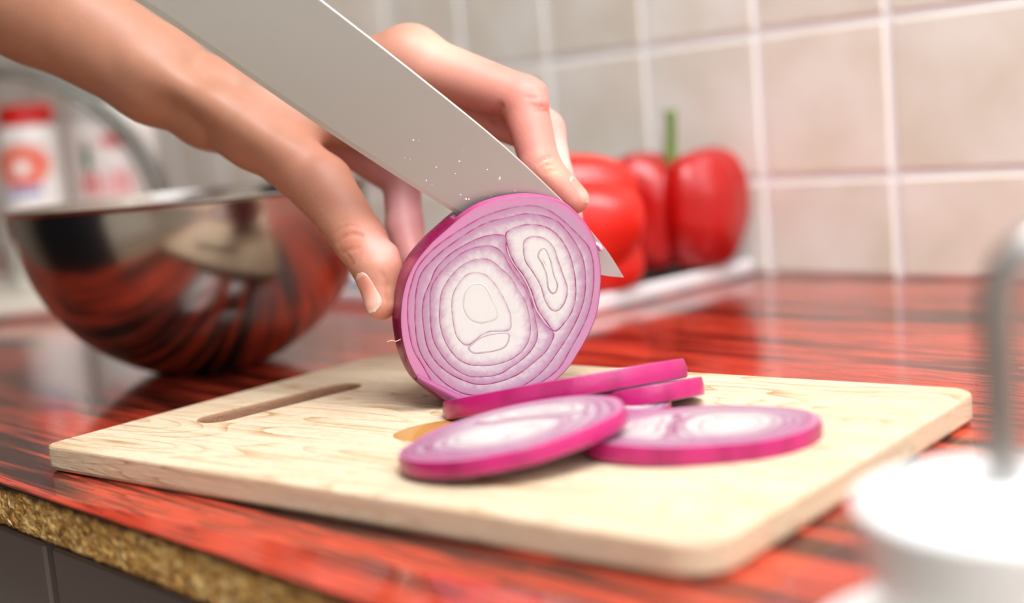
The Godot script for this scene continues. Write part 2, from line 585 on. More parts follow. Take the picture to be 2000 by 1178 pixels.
func cutting_board() -> void:
	var turn := Basis(Vector3.UP, deg_to_rad(7.237))
	var t := thing("cutting_board", "pale wooden cutting board with an oblong hand slot under the sliced onion", "cutting board", Vector3.ZERO, turn)
	var m := mat(Color.WHITE, 0.62)
	m.albedo_texture = board_texture()
	with_bump(m, bump_tex(FastNoiseLite.TYPE_SIMPLEX_SMOOTH, 0.05, 35, 4.0, 3), 1.0, 0.2)
	m.uv1_scale = Vector3(1.0 / 0.31, 1.0 / 0.05, 1.0 / 0.2)
	m.uv1_offset = Vector3(0.5, 0.2, 0.5)
	# outline, anticlockwise seen from above with x right and y = away from the front edge
	var L := 0.300
	var W := 0.188
	var outer := PackedVector2Array()
	for q in [[Vector2(0, 0), 0.005, PI], [Vector2(L, 0), 0.014, 1.5 * PI], [Vector2(L, W), 0.011, 0.0], [Vector2(0, W), 0.012, 0.5 * PI]]:
		var r: float = q[1]
		var ctr: Vector2 = q[0] + Vector2(r if q[0].x == 0 else -r, r if q[0].y == 0 else -r)
		for k in 9: outer.append(ctr + Vector2.from_angle(q[2] + k * PI / 16) * r)
	var slot := PackedVector2Array()
	var s0 := Vector2(0.0357, 0.0580)
	var s1 := Vector2(0.0438, 0.1190)
	var ax := (s1 - s0).angle()
	for k in 11: slot.append(s1 + Vector2.from_angle(ax - PI / 2 + k * PI / 10) * 0.0080)
	for k in 11: slot.append(s0 + Vector2.from_angle(ax + PI / 2 + k * PI / 10) * 0.0080)
	var at := func(p: Vector2, y: float) -> Vector3: return Vector3(p.x - L / 2, y, W / 2 - p.y)
	var v := PackedVector3Array()
	var idx := PackedInt32Array()
	var wall := func(l: PackedVector2Array, outward: bool):
		var n := l.size()
		var rows := [[0.0, 0.0026], [0.0008, 0.0008], [0.0022, 0.0], [BOARD_T - 0.0012, 0.0], [BOARD_T - 0.0004, 0.0003], [BOARD_T, 0.0010]]
		var base := v.size()
		for r in rows:
			for k in n:
				var tn := (l[(k + 1) % n] - l[(k - 1 + n) % n]).normalized()
				var inw := Vector2(-tn.y, tn.x) * (1.0 if outward else -1.0)
				v.append(at.call(l[k] + inw * r[1], r[0]))
		for r in rows.size() - 1:
			for k in n:
				var a := base + r * n + k
				var b := base + r * n + (k + 1) % n
				var c := a + n
				var d := b + n
				if outward: idx.append_array([a, c, b, b, c, d])
				else: idx.append_array([a, b, c, b, d, c])
		return [base, base + (rows.size() - 1) * n, n]
	var o = wall.call(outer, true)
	slot.reverse()
	# slot now runs clockwise: its inward side is the wood
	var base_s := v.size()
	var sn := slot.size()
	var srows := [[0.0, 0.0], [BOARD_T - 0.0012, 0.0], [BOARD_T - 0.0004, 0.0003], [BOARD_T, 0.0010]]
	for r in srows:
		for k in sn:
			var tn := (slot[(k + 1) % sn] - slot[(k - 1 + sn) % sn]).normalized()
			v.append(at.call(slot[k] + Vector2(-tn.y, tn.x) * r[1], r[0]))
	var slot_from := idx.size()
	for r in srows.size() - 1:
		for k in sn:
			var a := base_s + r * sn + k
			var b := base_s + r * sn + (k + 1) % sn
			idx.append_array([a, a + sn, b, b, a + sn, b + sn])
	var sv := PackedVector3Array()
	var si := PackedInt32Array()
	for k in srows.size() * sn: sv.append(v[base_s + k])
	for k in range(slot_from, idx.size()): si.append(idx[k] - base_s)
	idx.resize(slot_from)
	var slot_shade_wood := mat(srgb(150, 112, 84), 0.8)  # brown darkened to carry the shade inside the slot
	with_bump(slot_shade_wood, bump_tex(FastNoiseLite.TYPE_SIMPLEX_SMOOTH, 0.04, 36, 8.0, 3), 30.0, 0.8)
	part("hand_slot", mesh_of(sv, si, PackedColorArray(), PackedVector2Array(), true), slot_shade_wood, t).set_meta("label", "rough wood inside the hand slot, coloured darker for the shade there")
	# top and bottom: outer loop bridged to the slot
	for top in [true, false]:
		var poly := PackedVector2Array()
		var ids := PackedInt32Array()
		var ob: int = o[1] if top else o[0]
		var sb: int = base_s + (srows.size() - 1) * sn if top else base_s
		var near := 0
		for k in sn:
			if slot[k].distance_to(outer[0]) < slot[near].distance_to(outer[0]): near = k
		for k in o[2] + 1: ids.append(ob + k % o[2])
		for k in sn + 1: ids.append(sb + (near + k) % sn)
		for i in ids: poly.append(Vector2(v[i].x, -v[i].z))
		# nudge the bridge apart so that the polygon is simple
		poly[o[2]] += Vector2(1e-6, -1e-6)
		poly[ids.size() - 1] += Vector2(1e-6, -1e-6)
		var tri := Geometry2D.triangulate_polygon(poly)
		for k in range(0, tri.size(), 3):
			var p := poly[tri[k]]
			var cw := (poly[tri[k + 1]] - p).cross(poly[tri[k + 2]] - p) < 0
			var q := [ids[tri[k]], ids[tri[k + 1]], ids[tri[k + 2]]]
			if cw != top: q.reverse()
			idx.append_array(q)
	part("board", mesh_of(v, idx, PackedColorArray(), PackedVector2Array(), true), m, t)
	# wet juice on the wood
	var puddle := loop_of([-260, 40, -170, 150, -40, 180, 60, 120, 210, 170, 330, 60, 250, -90, 80, -70, -60, -150, -210, -90], 64)
	var rows := []
	for q in [[0.0, 0.0], [0.0006, 0.00018], [0.004, 0.0003]]:
		var l := inset(puddle, q[0])
		var row := PackedVector3Array()
		for p in l: row.append(Vector3(p.x, q[1], -p.y))
		rows.append(row)
	var last := PackedVector3Array()
	for k in 64: last.append(Vector3(0, 0.0003, 0))
	rows.append(last)
	var wet := mat(srgb(196, 140, 72), 0.12)
	var p2 := part("juice_puddle", grid_mesh(rows, true, false), wet, null, Vector3(0.005, BOARD_T + 0.0001, 0.017), Basis(Vector3.UP, 0.9))
	tag(p2, "amber patch of wet onion juice on the board beside the stacked slices", "puddle")

# ------------------------------------------------------------------ onion
# Outlines of the cut face, in tenths of a millimetre from the middle of the face: x to the right, y up.
var FACE := {
	"O0": [-377, -23, -354, 71, -311, 154, -243, 226, -167, 283, -111, 321, -37, 358, 45, 376, 135, 380, 223, 365, 293, 334, 343, 289, 384, 232, 411, 167, 422, 85, 417, -5, 393, -110, 354, -188, 307, -255, 251, -321, 159, -378, 18, -415, -118, -419, -214, -395, -280, -342, -336, -281, -368, -201, -381, -111],
	"O1": [-351, 1, -338, 59, -300, 145, -242, 204, -172, 249, -100, 286, -23, 319, 40, 334, 112, 345, 173, 342, 231, 321, 281, 281, 323, 236, 358, 195, 386, 154, 397, 101, 396, 40, 387, -21, 366, -94, 328, -167, 284, -230, 223, -312, 131, -366, 4, -404, -119, -405, -231, -368, -278, -316, -315, -236, -346, -164, -355, -73],
	"O2": [-322, -2, -312, 57, -288, 120, -250, 161, -190, 206, -119, 247, -57, 278, 5, 298, 89, 309, 139, 314, 206, 300, 265, 272, 300, 231, 334, 175, 356, 119, 362, 58, 356, -17, 335, -83, 290, -162, 229, -240, 161, -312, 69, -365, -45, -385, -146, -373, -212, -336, -260, -287, -303, -222, -326, -152, -328, -61],
	"L0": [59, 230, 30, 243, -7, 245, -61, 234, -123, 210, -179, 179, -227, 136, -254, 87, -281, 38, -296, -20, -297, -87, -290, -164, -262, -227, -214, -279, -157, -316, -102, -337, -31, -338, 53, -318, 118, -280, 175, -240, 204, -202, 215, -167, 179, -122, 148, -62, 131, 8, 106, 71, 74, 127, 57, 181],
	"R0": [55, 237, 81, 260, 135, 271, 180, 266, 225, 250, 268, 211, 301, 148, 315, 87, 320, 17, 310, -57, 278, -115, 221, -163, 187, -121, 155, -63, 138, 7, 113, 70, 79, 126, 62, 180],
	"L1": [-265, -9, -252, 64, -218, 113, -173, 153, -118, 188, -64, 204, -4, 203, 39, 173, 58, 128, 87, 73, 117, 24, 135, -31, 145, -92, 151, -161, 135, -206, 96, -247, 32, -284, -20, -307, -95, -308, -148, -294, -204, -250, -243, -192, -267, -121],
	"L2": [-227, -13, -213, 46, -179, 94, -130, 136, -83, 155, -38, 157, -1, 142, 26, 113, 61, 76, 87, 24, 109, -20, 121, -66, 124, -143, 107, -195, 73, -232, 28, -255, -30, -266, -91, -263, -143, -249, -186, -213, -220, -148, -233, -72],
	"L3": [-181, -18, -166, 40, -135, 81, -104, 104, -65, 106, -28, 89, -1, 53, 24, 4, 44, -51, 50, -90, 39, -136, -26, -134, -66, -140, -105, -166, -133, -177, -158, -160, -177, -117],
	"B0": [-131, -186, -105, -166, -77, -149, -31, -140, 34, -145, 33, -178, 12, -203, -25, -212, -73, -214, -113, -210],
	"R1": [121, 190, 134, 215, 169, 223, 213, 207, 245, 169, 256, 122, 270, 68, 285, 6, 273, -46, 243, -80, 212, -77, 189, -37, 175, 25, 149, 81, 123, 130],
	"R2": [174, 142, 187, 167, 210, 169, 229, 118, 236, 64, 248, 25, 241, -4, 222, -14, 204, 11, 201, 68, 189, 107],
	"L4": [-135, -21, -125, 30, -98, 59, -65, 63, -36, 44, -18, -2, 0, -48, -8, -84, -45, -96, -88, -92, -120, -66],
}
# outline, how far it stands proud of the rim (units of 0.12 mm), paleness 0 purple .. 1 white, strength of its dark outer line
var RINGS := [["O0", 0, 0.10, 0.25], ["O1", 1, 0.34, 1.0], ["O2", 2, 0.42, 1.0], ["L0", 3, 0.46, 1.0], ["R0", 3, 0.66, 1.0], ["L1", 4, 0.56, 0.9], ["R1", 4, 0.76, 0.75], ["L2", 5, 0.70, 0.8], ["R2", 5, 0.86, 0.4], ["L3", 6, 0.90, 0.6], ["B0", 6, 0.84, 0.45], ["L4", 7, 0.98, 0.06]]
var ring_mat: StandardMaterial3D
var skin_mat: StandardMaterial3D

func onion_materials() -> void:
	ring_mat = vmat(0.30)
	with_bump(ring_mat, bump_tex(FastNoiseLite.TYPE_CELLULAR, 0.05, 41, 4.0, 2), 45.0, 0.16)
	ring_mat.subsurf_scatter_enabled = true
	ring_mat.subsurf_scatter_strength = 0.04
	skin_mat = vmat(0.26)
	with_bump(skin_mat, bump_tex(FastNoiseLite.TYPE_SIMPLEX_SMOOTH, 0.03, 42, 3.0, 2), 30.0, 0.35)

func flesh(pale: float) -> Color:
	return lin(186, 118, 152).lerp(lin(166, 128, 150), smoothstep(0.0, 0.35, pale)).lerp(lin(202, 196, 190), smoothstep(0.3, 0.95, pale))

# one layer of the onion as a solid plate: dark membrane round it, paler flesh inside. Local x, y in the face, z towards the eye.
func ring_mesh(loop: PackedVector2Array, front: float, depth: float, pale: float, line: float, sd: int, wide := 1.0) -> ArrayMesh:
	var nz := noise(FastNoiseLite.TYPE_SIMPLEX_SMOOTH, 260.0, 50 + sd, 2)
	var fine := noise(FastNoiseLite.TYPE_SIMPLEX_SMOOTH, 1500.0, 70 + sd, 2)
	var rows := []
	var cols := []
	var mid := Vector2()
	for p in loop: mid += p / loop.size()
	var reach := 0.0
	for p in loop: reach += p.distance_to(mid) / loop.size()
	var small := minf(1.0, reach / 0.017)
	var dark := lin(140, 8, 88).lerp(flesh(pale), 1.0 - line)
	# inset, height against front, mix of dark, change of paleness
	for q in [[0.0, -depth, 1.0, 0.0], [0.0, -0.00005, 1.0, 0.0], [0.00018, 0.0, 1.0, 0.0], [0.00034, 0.0, 0.75, -0.05], [0.00060, 0.0, 0.20, -0.14], [0.0012, 0.0, 0.05, -0.10], [0.0020, 0.0, 0.0, -0.01], [0.0030, 0.0, 0.0, 0.10], [0.0042, 0.0, 0.0, 0.16]]:
		var l := inset(loop, q[0] * wide if q[0] < 0.0008 else maxf(q[0] * small, 0.0009 * wide if wide > 1.0 else 0.0))
		var row := PackedVector3Array()
		var crow := PackedColorArray()
		for k in l.size():
			row.append(Vector3(l[k].x, l[k].y, front + q[1]))
			var pl: float = pale + q[3] + 0.10 * nz.get_noise_2d(l[k].x, l[k].y) + 0.10 * fine.get_noise_2d(l[k].x, l[k].y)
			# more purple towards the left, paler towards the right
			pl += 0.10 * clampf(l[k].x / 0.03, -1.2, 1.0) * (1.0 - pale)
			crow.append(flesh(clampf(pl, 0.0, 1.0)).lerp(dark, clampf(q[2] * (0.85 + 0.5 * nz.get_noise_2d(l[k].y, l[k].x)), 0.0, 1.0)))
		rows.append(row)
		cols.append(crow)
	var row := PackedVector3Array()
	var crow := PackedColorArray()
	for k in loop.size():
		row.append(Vector3(mid.x, mid.y, front))
		crow.append(flesh(clampf(pale + 0.14, 0, 1)))
	rows.append(row)
	cols.append(crow)
	return grid_mesh(rows, true, true, cols)

var ring_sets := {}
# wide: how broad the purple membranes are (a thin lying slice shows them broader)
func make_rings(parent: Node3D, xf := Transform3D(), wide := 1.0) -> void:
	if not ring_sets.has(wide):
		var made := []
		for k in RINGS.size():
			var r: Array = RINGS[k]
			var n := 200 if k < 5 else 150 if k < 9 else 80
			made.append(ring_mesh(loop_of(FACE[r[0]], n), 0.00005 * r[1], 0.002, r[2], r[3], k, wide))
		ring_sets[wide] = made
	for k in RINGS.size():
		var o := part("onion_ring" if k < RINGS.size() - 1 else "onion_heart", ring_sets[wide][k], ring_mat, parent)
		o.transform = xf

func skin_colour(a: float, t: float, nz: FastNoiseLite, bright: float) -> Color:
	var s := 0.60 + 0.40 * nz.get_noise_2d(cos(a) * 0.5, sin(a) * 0.5 + t * 3.0)
	return lin(100, 8, 50).lerp(lin(180, 32, 104), clampf(s * bright, 0.0, 1.0))

func red_onion() -> void:
	onion_materials()
	# face: z of the local frame looks out of the cut, x runs to the right along it
	var b := Basis(Vector3(0.5470, 0, -0.8371), Vector3.UP, Vector3(0.8371, 0, 0.5470))
	var t := thing("red_onion", "large red onion standing cut face forward, its last slice still half attached", "onion", Vector3(-0.0150, 0.0524, -0.0226), b)
	var nz := noise(FastNoiseLite.TYPE_SIMPLEX_SMOOTH, 5.0, 61, 3)
	var rim := loop_of(FACE["O0"], 220)
	var mid := Vector2(0.0015, -0.002)
	var lowest := BOARD_T - 0.0524 + 0.0001
	var at := func(k: int, back: float, grow: float) -> Vector3:
		var p := mid + (rim[k] - mid) * grow
		return Vector3(p.x, maxf(p.y, lowest), -back)
	# the skin, whole on the left and below, slit where the blade has passed
	var prof := [[0.0, 1.0], [0.0006, 1.006], [0.002, 1.015], [0.0036, 1.024], [0.0100, 1.045], [0.0140, 1.05], [0.019, 1.04], [0.025, 1.0], [0.031, 0.92], [0.037, 0.79], [0.042, 0.62], [0.046, 0.40], [0.048, 0.20], [0.0485, 0.0]]
	var v := PackedVector3Array()
	var c := PackedColorArray()
	var idx := PackedInt32Array()
	var n := rim.size()
	for r in prof.size():
		for k in n:
			v.append(at.call(k, prof[r][0], prof[r][1]))
			var a := (rim[k] - mid).angle()
			var tint := skin_colour(a, prof[r][0], nz, 0.62)
			# the slice that is coming off is paler where the blade has parted it from the rest
			var ad := rad_to_deg(a)
			if r < 4 and ad > 5.0 and ad < 118.0: tint = tint.lerp(lin(206, 62, 140), 0.6 * smoothstep(5.0, 30.0, ad) * (1.0 - smoothstep(100.0, 118.0, ad)))
			c.append(tint)
	for r in prof.size() - 1:
		for k in n:
			var ang := rad_to_deg((rim[k] - mid).angle())
			if r == 3 and ang > 1.0 and ang < 112.5: continue
			var p := r * n + k
			var q := r * n + (k + 1) % n
			idx.append_array([p, p + n, q, q, p + n, q + n])
	part("skin", mesh_of(v, idx, c), skin_mat, t)
	# the two faces of the slit
	for f in [[0.0035, 1.022, false], [0.0101, 1.042, true]]:
		var rows := [PackedVector3Array(), PackedVector3Array()]
		var cols := [PackedColorArray(), PackedColorArray()]
		for k in n:
			rows[0].append(at.call(k, f[0], f[1]))
			rows[1].append(Vector3(mid.x, mid.y, -f[0]))
			cols[0].append(flesh(0.15))
			cols[1].append(flesh(0.9))
		part("slit_face", grid_mesh(rows, true, f[2], cols), ring_mat, t)
	var s := Node3D.new()
	s.name = "cut_slice"
	t.add_child(s, true)
	make_rings(s)
	# a flap of skin that has come away low on the left, and a dry root hair
	var flap := []
	for k in 9:
		var f := k / 8.0
		var p := Vector2(-0.0345, -0.0288).lerp(Vector2(-0.0200, -0.0400), f)
		flap.append(PackedVector3Array([Vector3(p.x, p.y, 0.0008), Vector3(p.x + 0.0030 * (0.4 + f), p.y + 0.0022, 0.0011), Vector3(p.x + 0.0030 * (0.4 + f), p.y + 0.0022, -0.004), Vector3(p.x, p.y, -0.004)]))
	part("skin_flap", grid_mesh(flap, true, true), mat(srgb(150, 70, 116), 0.4), t)
	part("root_hair", tube([Vector3(-0.0385, -0.0125, -0.002), Vector3(-0.0405, -0.0130, -0.001), Vector3(-0.0425, -0.0122, 0.0), Vector3(-0.0440, -0.0126, 0.0)], [0.00018], 6), mat(srgb(206, 180, 150), 0.7), t)

func slice_thing(label: String, at: Vector3, xdir: Vector3, normal: Vector3, half: Vector2, thick: float, spin: float, sd: int, bright := 1.0) -> Node3D:
	var y := normal.normalized()
	var x := (xdir - y * xdir.dot(y)).normalized()
	var z := x.cross(y)
	var t := thing("onion_slice", label, "onion slice", at, Basis(x, y, z), "fallen red onion slices on the board")
	# rings: their face looks up; squeezed to the slice's own size
	var sx := half.x / 0.0402
	var sz := half.y / 0.0400
	var xf := Transform3D(Basis(Vector3(sx, 0, 0), Vector3(0, 0, -sz), Vector3(0, 1, 0)) * Basis(Vector3(0, 0, 1), spin), Vector3(0, thick, 0))
	var s := Node3D.new()
	s.name = "flesh"
	t.add_child(s, true)
	make_rings(s, xf, 1.9)
	var nz := noise(FastNoiseLite.TYPE_SIMPLEX_SMOOTH, 4.0, 80 + sd, 3)
	var rim := loop_of(FACE["O0"], 160)
	var rows := []
	var cols := []
	for q in [[thick - 0.0001, 1.0], [thick - 0.0006, 1.008], [thick * 0.55, 1.02], [0.0006, 1.012], [0.0, 1.0], [0.0, 0.5], [0.0, 0.0]]:
		var row := PackedVector3Array()
		var crow := PackedColorArray()
		for k in rim.size():
			var p := xf * Vector3(rim[k].x * q[1], rim[k].y * q[1], 0)
			row.append(Vector3(p.x, q[0], p.z))
			crow.append(skin_colour(rim[k].angle(), q[0], nz, 1.5 * bright) if q[1] > 0.9 and q[0] > 0.0003 else flesh(0.3))
		rows.append(row)
		cols.append(crow)
	var sk := grid_mesh(rows, true, false, cols)
	part("skin", sk, skin_mat, t)
	return t

func fallen_slices() -> void:
	# front two, lying with their rings up
	slice_thing("round onion slice lying flat on the board, nearest its right end, rings up", Vector3(0.0981, BOARD_T + 0.0002, -0.0041), Vector3(0.738, 0, -0.675), Vector3(0.02, 1, -0.01), Vector2(0.0347, 0.029), 0.0062, 2.6, 1)
	slice_thing("onion slice with rings up, tilted with its right end raised, before the stack", Vector3(0.0515, 0.0158, 0.0400), Vector3(0.648, 0.12, -0.753), Vector3(-0.0830, 0.9927, 0.0874), Vector2(0.0400, 0.0290), 0.0056, 0.6, 2)
	# the stack against the cut face: seen from their magenta skin side
	var tilt := Vector3(-0.222, 1.0, -0.085)
	slice_thing("upper of two stacked onion slices showing magenta skin, leaning against the cut face", Vector3(0.0183, 0.0150, -0.0200), Vector3(0.0604, 0.0122, -0.0657), tilt, Vector2(0.0425, 0.030), 0.0072, 1.9, 3, 1.15)
	slice_thing("lower of two stacked onion slices, magenta skin outward, sticking out to the right", Vector3(0.0445, 0.0121, -0.0384), Vector3(0.0500, 0.0050, -0.0530), Vector3(-0.208, 1.0, -0.085), Vector2(0.0260, 0.0205), 0.0066, 4.0, 4, 1.15)
	slice_thing("small onion slice, skin darkened for shade, half hidden on the board between the two front slices", Vector3(0.0515, BOARD_T + 0.0010, -0.0220), Vector3(0.684, 0, -0.729), Vector3(0.12, 1, 0.11), Vector2(0.0135, 0.0110), 0.0056, 1.0, 5, 0.6)  # low brightness puts the shade under the stack into its skin

# ------------------------------------------------------------------ knife
func knife() -> void:
	var e := Vector3(0.4257, -0.6279, -0.6515).normalized()
	var s := Vector3(0.4836, 0.7664, -0.4227).normalized()
	var nk := Vector3(0.7648, -0.1351, 0.6300).normalized()
	var t := thing("kitchen_knife", "wide satin steel kitchen knife slicing down into the red onion", "knife", Vector3(-0.0286, 0.0853, -0.0182), Basis(e, s, nk))
	var edge := [[-185, -4], [-142, 0], [-114, 0], [-55, -1.0], [0, 0], [24.8, 2.0], [44.5, 5.9], [61.8, 11.8], [69.8, 15.9]]
	var spine := [[-185, 43.5], [-130, 41.2], [-86, 38.9], [-40.1, 36.0], [0, 32.5], [37.7, 26.4], [57.8, 21.1], [69.8, 16.1]]
	var look := func(tab: Array, x: float) -> float:
		for k in tab.size() - 1:
			if x <= tab[k + 1][0]:
				var a: Array = tab[maxi(k - 1, 0)]
				var d: Array = tab[mini(k + 2, tab.size() - 1)]
				var b: Array = tab[k]
				var c: Array = tab[k + 1]
				var m0: float = (float(c[1]) - a[1]) / (float(c[0]) - a[0])
				var m1: float = (float(d[1]) - b[1]) / (float(d[0]) - b[0])
				var w: float = float(c[0]) - b[0]
				var f: float = (x - b[0]) / w
				return b[1] * (2 * f * f * f - 3 * f * f + 1) + m0 * w * (f * f * f - 2 * f * f + f) + c[1] * (3 * f * f - 2 * f * f * f) + m1 * w * (f * f * f - f * f)
		return tab[-1][1]
	var rows := []
	for k in 121:
		var x := lerpf(-185.0, 69.8, k / 120.0)
		var lo: float = look.call(edge, x)
		var hi: float = look.call(spine, x)
		var th := 0.95 * clampf((hi - lo) / 36.0, 0.12, 1.0)
		var row := PackedVector3Array()
		# front face from edge to spine, rounded spine, back face
		for q in [[0.0, 0.0], [0.02, 0.10], [0.05, 0.28], [0.35, 0.55], [0.7, 0.8], [0.985, 1.0], [1.0, 0.8], [1.0, -0.8], [0.985, -1.0], [0.7, -0.8], [0.35, -0.55], [0.05, -0.28], [0.02, -0.10]]:
			row.append(Vector3(x, lerpf(lo, hi, q[0]), q[1] * th) * 0.001)
		rows.append(row)
	for at in [0, -1]:
		var m := Vector3()
		for p in rows[at]: m += p / rows[at].size()
		var cap := PackedVector3Array()
		for p in rows[at]: cap.append(m)
		if at == 0: rows.push_front(cap)
		else: rows.push_back(cap)
	var steel := mat(srgb(200, 197, 192), 0.40, 1.0)
	with_bump(steel, bump_tex(FastNoiseLite.TYPE_SIMPLEX_SMOOTH, 0.2, 91, 1.0, 2), 60.0, 0.08)
	part("blade", grid_mesh(rows, true, false, [], true), steel, t)
	# handle, out of the picture at the upper left
	var hrows := []
	for q in [[-186, 0.2], [-186, 0.9], [-196, 1.0], [-230, 0.92], [-270, 1.0], [-305, 1.12], [-316, 0.95], [-319, 0.2]]:
		var row := PackedVector3Array()
		for k in 24:
			var a := TAU * k / 24
			row.append(Vector3(q[0], 24.0 + 13.0 * q[1] * cos(a), 9.0 * q[1] * sin(a)) * 0.001)
		hrows.append(row)
	part("handle", grid_mesh(hrows, true, true), mat(srgb(30, 28, 28), 0.45), t)
	# drops of juice on the flat of the blade
	var v := PackedVector3Array()
	var idx := PackedInt32Array()
	for k in 26:
		var x := rng.randf_range(-32.0, 30.0)
		var y := rng.randf_range(3.0, 25.0)
		if y > 27.0 - x * 0.2: continue
		var r := rng.randf_range(0.15, 0.42)
		var base := v.size()
		var zf: float = 0.95 * (0.3 + 0.7 * y / 36.0)
		for q in [[1.0, -0.15], [0.8, 0.35], [0.4, 0.6]]:
			for j in 8: v.append(Vector3(x + r * q[0] * cos(TAU * j / 8), y + r * q[0] * sin(TAU * j / 8), zf + r * q[1]) * 0.001)
		v.append(Vector3(x, y, zf + r * 0.7) * 0.001)
		for q in 2:
			for j in 8:
				var a := base + q * 8 + j
				var b := base + q * 8 + (j + 1) % 8
				idx.append_array([a, a + 8, b, b, a + 8, b + 8])
		for j in 8: idx.append_array([base + 16 + j, base + 24, base + 16 + (j + 1) % 8])
	part("juice_droplets", mesh_of(v, idx), mat(srgb(236, 226, 224), 0.08), t).set_meta("kind", "stuff")
	# a curl of onion stuck to the blade by its tip
	var curl := []
	for k in 14:
		var a := k / 13.0 * 4.6
		var r := 0.0024 - 0.0009 * k / 13.0
		curl.append(Vector3(cos(a) * r, sin(a) * r * 1.25, 0.0003 * k / 13.0))
	var tt := part("onion_scrap", tube(curl, [0.0009], 10), mat(srgb(226, 176, 200), 0.3), null, t.transform * Vector3(0.0535, 0.0185, 0.0013), Basis(RIGHT, Vector3.UP, TOWARD))
	tag(tt, "tiny pink curl of onion stuck to the blade near the knife tip", "onion scrap")

# ------------------------------------------------------------------ hand and forearm
# joints: x, y, z, radius in millimetres
var JOINT := {
	"elbow": [-295.8, 287.9, 141.4, 33.4],
	"fore": [-202.0, 190.5, 60.6, 26.9],
	"fore2": [-164.5, 152.0, 26.8, 20.1],
	"wrist": [-149.5, 137.7, 10.6, 15.7],
	"cmc": [-127.6, 125.0, 6.0, 13.2],
	"tmcp": [-92.7, 100.0, -1.2, 13.0],
	"tip_ip": [-67.2, 77.5, 1.1, 10.5],
	"td": [-56.1, 65.1, 2.0, 9.4],
	"tt": [-51.8, 52.7, 5.7, 6.3],
	"pad1": [-55.3, 70.8, -1.5, 5.7],
	"pad2": [-52.1, 58.8, 0.5, 4.1],
	"kn1": [-30.2, 129.6, -67.9, 5.3],
	"kn2": [-27.7, 126.1, -66.8, 4.6],
	"imcp": [-81.9, 149.4, -46.1, 12.5],
	"ipip": [-36.2, 128.0, -67.0, 9.8],
	"idip": [-24.5, 100.1, -62.2, 8.0],
	"itip": [-13.5, 85.5, -68.8, 5.9],
	"mmcp": [-102.8, 143.0, -55.0, 11.8],
	"mpip": [-46.1, 113.7, -86.1, 10.0],
	"mdip": [-37.8, 94.5, -82.3, 8.5],
	"mtip": [-27.3, 77.2, -78.3, 6.5],
	"rmcp": [-123.9, 133.8, -52.9, 11.7],
	"rpip": [-84.7, 106.4, -81.9, 9.7],
	"rdip": [-63.5, 86.1, -76.9, 8.3],
	"rtip": [-53.7, 73.8, -71.6, 6.7],
	"pmcp": [-142.9, 123.9, -43.8, 11.1],
	"ppip": [-113.8, 97.2, -60.8, 8.7],
	"pdip": [-105.1, 77.4, -52.9, 8.3],
	"ptip": [-95.0, 63.1, -47.6, 6.8],
	"ten1": [-156.4, 158.3, 40.5, 4.3],
	"ten2": [-129.8, 137.1, 22.2, 4.7],
	"ten3": [-101.5, 114.4, 8.3, 5.1],
	"pw": [-157.5, 133.9, -0.8, 10.1],
	"web": [-104.9, 125.9, -30.2, 9.8],
}
# bone: joint, joint, chain. Chain 0 is arm and palm, 1 the thumb, 2..5 the fingers
var BONES := [["elbow", "fore", 0], ["fore", "fore2", 0], ["fore2", "wrist", 0], ["wrist", "imcp", 0], ["wrist", "mmcp", 0], ["pw", "rmcp", 0], ["pw", "pmcp", 0], ["wrist", "pw", 0], ["wrist", "cmc", 0], ["web", "imcp", 0], ["cmc", "web", 0],
	["ten1", "ten2", 0], ["ten2", "ten3", 0], ["cmc", "tmcp", 1], ["tmcp", "tip_ip", 1], ["tip_ip", "td", 1], ["td", "tt", 1],
	["imcp", "ipip", 2], ["ipip", "idip", 2], ["kn1", "kn2", 2], ["pad1", "pad2", 1], ["idip", "itip", 2],
	["mmcp", "mpip", 3], ["mpip", "mdip", 3], ["mdip", "mtip", 3],
	["rmcp", "rpip", 4], ["rpip", "rdip", 4], ["rdip", "rtip", 4],
	["pmcp", "ppip", 5], ["ppip", "pdip", 5], ["pdip", "ptip", 5]]
var ba := PackedVector3Array()
var bd := PackedVector3Array()
var bl := PackedFloat32Array()
var br := PackedFloat32Array()
var bs := PackedFloat32Array()
var bc := PackedInt32Array()
# creases: from, to, width, depth (mm)
var CREASE := []

func bone_dist(i: int, p: Vector3) -> float:
	var q := p - ba[i]
	var h := clampf(q.dot(bd[i]) * bl[i], 0.0, 1.0)
	return (q - bd[i] * h).length() - br[i] - bs[i] * h

func flesh_dist(p: Vector3, use: PackedInt32Array, creases: Array) -> float:
	var d := PackedFloat32Array([1e3, 1e3, 1e3, 1e3, 1e3, 1e3])
	for i in use:
		var x := bone_dist(i, p)
		var c := bc[i]
		var k := 9.0 if c == 0 else 2.4
		var y := d[c]
		var h := maxf(k - absf(x - y), 0.0) / k
		d[c] = minf(x, y) - h * h * k * 0.25
	var best := d[0]
	for c in range(1, 6):
		if d[c] < 900.0:
			var k := 9.0 if c == 1 else 6.0
			var h := maxf(k - absf(d[c] - d[0]), 0.0) / k
			var y := minf(d[c], d[0]) - h * h * k * 0.25
			best = minf(best, y)
	for cr in creases:
		var a: Vector3 = cr[0]
		var ab: Vector3 = cr[1] - a
		var h := clampf((p - a).dot(ab) / ab.length_squared(), 0.0, 1.0)
		var r: float = (p - a - ab * h).length() / cr[2]
		if r < 2.2: best += cr[3] * exp(-r * r)
	return best

